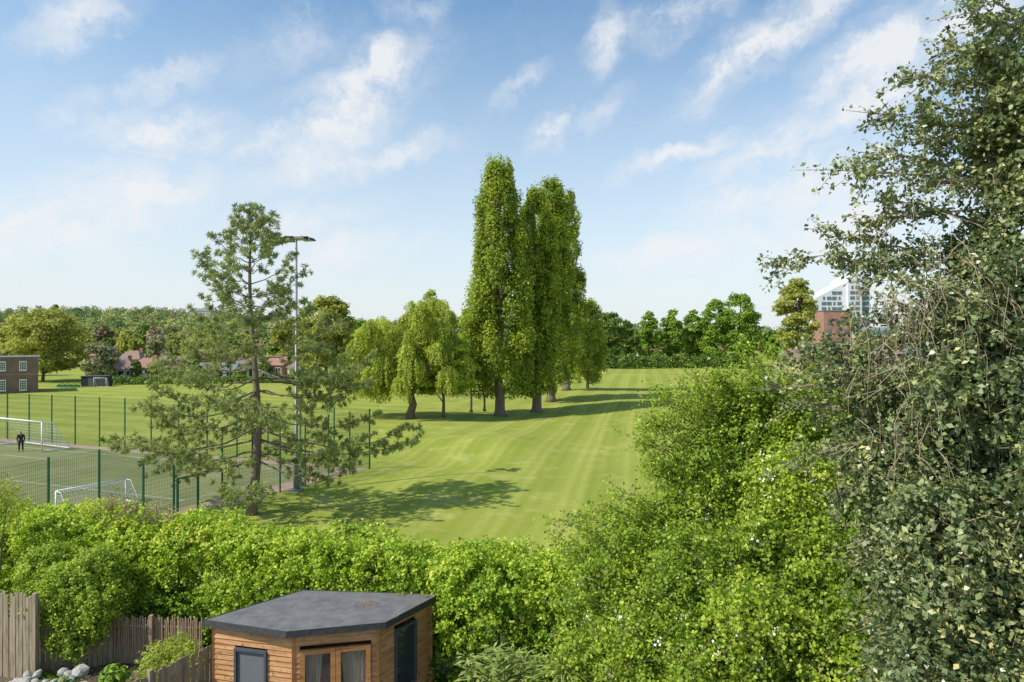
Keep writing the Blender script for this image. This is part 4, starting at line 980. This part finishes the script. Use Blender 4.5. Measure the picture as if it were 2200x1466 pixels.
def bamboo(px,py,d,n,label):
    b_=W(px,py,d); zt=b_[2]; b_[2]=0; r=empty('bamboo_plant',b_,label,'plant'); m=MB(); C_=[];D_=[]
    for i in range(n):
        a=RS.uniform(0,6.28); rr=RS.uniform(.1,.75); tip=np.array([b_[0]+rr*math.cos(a),b_[1]+rr*math.sin(a)*.7,zt+RS.uniform(-.5,.25)-rr*.3])
        m.tube([b_+[RS.normal()*.1,RS.normal()*.1,0],(b_+tip)/2+[0,0,.15],tip],[.012,.01,.004],4)
        for j in range(11):
            aa=RS.uniform(0,6.28); dv=np.array([math.cos(aa),math.sin(aa),RS.uniform(-.35,.25)]); C_.append(tip+dv*.1-[0,0,RS.uniform(0,.25)]); D_.append(dv)
    C_=np.array(C_);D_=unit(np.array(D_)); leaves('foliage',C_+D_*.08,rsph(len(C_))*.4+[0,0,1],RS.uniform(.18,.32,len(C_)),L['bamboo'],r,RS.normal(size=len(C_))*.2+.5,.2,.04,D_*3,.01)
    m.build('stems',M['bark'],r)
bamboo(1080,1405,13.6,70,'bamboo-like plant with long pale leaves right of the summerhouse')
# ------------------------------------------------------------------ sky + sun
elev=R(47); shadow=np.array([.90,.43]); shadow/=np.linalg.norm(shadow)
sd=np.array([-shadow[0]*math.cos(elev),-shadow[1]*math.cos(elev),math.sin(elev)])
w=bpy.data.worlds.new("World"); scene.world=w; w.use_nodes=True; t=w.node_tree; t.nodes.clear()
out=t.nodes.new('ShaderNodeOutputWorld'); bg=t.nodes.new('ShaderNodeBackground'); t.links.new(bg.outputs[0],out.inputs[0]); bg.inputs[1].default_value=.13
sky=t.nodes.new('ShaderNodeTexSky'); sky.sky_type='NISHITA'; sky.sun_disc=False; sky.sun_elevation=elev; sky.sun_rotation=math.atan2(sd[0],sd[1]); sky.air_density=1.0; sky.dust_density=.6; sky.ozone_density=1.0
tc=t.nodes.new('ShaderNodeTexCoord'); sp=t.nodes.new('ShaderNodeSeparateXYZ'); t.links.new(tc.outputs['Generated'],sp.inputs[0])
az=math_('ARCTAN2',sp.outputs[0],sp.outputs[1]); el=math_('ARCSINE',sp.outputs[2])
cb=t.nodes.new('ShaderNodeCombineXYZ'); t.links.new(az,cb.inputs[0]); t.links.new(el,cb.inputs[1])
v=cb.outputs[0]
nz=t.nodes.new('ShaderNodeTexNoise'); nz.inputs['Scale'].default_value=11; nz.inputs['Detail'].default_value=6; nz.inputs['Roughness'].default_value=.65; t.links.new(v,nz.inputs[0])
sb=t.nodes.new('ShaderNodeVectorMath'); sb.operation='SUBTRACT'; t.links.new(nz.outputs['Color'],sb.inputs[0]); sb.inputs[1].default_value=(.5,.5,.5)
sc_=t.nodes.new('ShaderNodeVectorMath'); sc_.operation='SCALE'; t.links.new(sb.outputs[0],sc_.inputs[0]); sc_.inputs['Scale'].default_value=.10
ad=t.nodes.new('ShaderNodeVectorMath'); ad.operation='ADD'; t.links.new(v,ad.inputs[0]); t.links.new(sc_.outputs[0],ad.inputs[1]); vd=ad.outputs[0]
def ae(px,py):
    x=(px-1100)/F; z=(733-py)/F; return math.atan2(x,1),math.atan2(z,math.hypot(x,1))
cl=[(730,240,250,85,38,1.0),(640,300,170,60,15,.9),(820,160,95,60,55,1.0),(370,275,190,60,8,1.0),(340,170,140,40,28,.65),(170,50,130,45,30,.65),(1460,20,150,55,10,.85),(1310,75,60,50,60,.8),(1640,95,230,60,27,.95),(1900,115,220,75,25,1.0),(2060,60,160,70,20,.9),
(1180,285,60,28,35,.75),(1115,190,80,26,40,.55),(1680,415,240,80,12,1.0),(1650,320,160,45,22,.85),(260,420,220,80,18,1.0),(80,500,200,80,0,1.0),(1850,230,180,45,20,.9),(1440,335,160,26,12,.65),(700,350,180,45,10,.75),(1780,490,350,80,8,.95),(1430,540,190,36,12,.8),(880,10,90,30,0,.4),(640,90,130,50,20,.35),(1300,230,70,28,30,.5),(760,540,160,45,10,.65),(640,470,170,45,15,.65),(165,230,80,36,35,.55),(860,320,130,36,15,.65)]
acc=None
for px,py,a,b2,ang,st in cl:
    mp=t.nodes.new('ShaderNodeMapping'); mp.vector_type='TEXTURE'; x,y=ae(px,py); k=math.cos(x)
    mp.inputs['Location'].default_value=(x,y,0); mp.inputs['Rotation'].default_value=(0,0,R(ang)); mp.inputs['Scale'].default_value=(a/F*k,b2/F*k,1)
    t.links.new(vd,mp.inputs[0]); ln=t.nodes.new('ShaderNodeVectorMath'); ln.operation='LENGTH'; t.links.new(mp.outputs[0],ln.inputs[0])
    f=mrange(ln.outputs['Value'],1.4,0.0,0,st)
    acc=f if acc is None else math_('MAXIMUM',acc,f)
mp=t.nodes.new('ShaderNodeMapping'); mp.vector_type='TEXTURE'; mp.inputs['Rotation'].default_value=(0,0,R(25)); mp.inputs['Scale'].default_value=(1.9,1,1); t.links.new(vd,mp.inputs[0])
n1_=t.nodes.new('ShaderNodeTexNoise'); n1_.inputs['Scale'].default_value=11; n1_.inputs['Detail'].default_value=10; n1_.inputs['Roughness'].default_value=.66; t.links.new(mp.outputs[0],n1_.inputs[0])
nf=mrange(n1_.outputs[0],.30,.68)
dens=math_('MULTIPLY',math_('ADD',acc,.06),math_('ADD',math_('MULTIPLY',nf,1.1),.16))
dens=mrange(dens,.03,.85,0,.92,False)
hzf=mrange(el,.46,.0,0,1,False); hzf=math_('MULTIPLY',math_('POWER',hzf,1.15),.97,clamp=True)
skb=mixc(1.0,sky.outputs[0],(1.22,1.45,1.45),'MULTIPLY')
skc=mixc(hzf,skb,(6.1,6.35,6.65))
skc=mixc(dens,skc,(6.7,6.85,7.05))
t.links.new(skc,bg.inputs[0])
ld=bpy.data.lights.new('sun','SUN'); ld.energy=4.9; ld.angle=R(.5); ld.color=(1,.95,.86); lo=bpy.data.objects.new('sun',ld); col.objects.link(lo)
lo.rotation_euler=Vector(-sd).to_track_quat('-Z','Y').to_euler()
# ------------------------------------------------------------------ camera
cd=bpy.data.cameras.new('camera'); cam=bpy.data.objects.new('camera',cd); col.objects.link(cam); cam.location=(0,0,H); cam.rotation_euler=(R(90),0,0)
cd.sensor_width=36; cd.lens=24.005; cd.clip_end=6000; cd.clip_start=.1; scene.camera=cam
scene.view_settings.view_transform='Standard'; scene.view_settings.look='None'; scene.view_settings.exposure=0
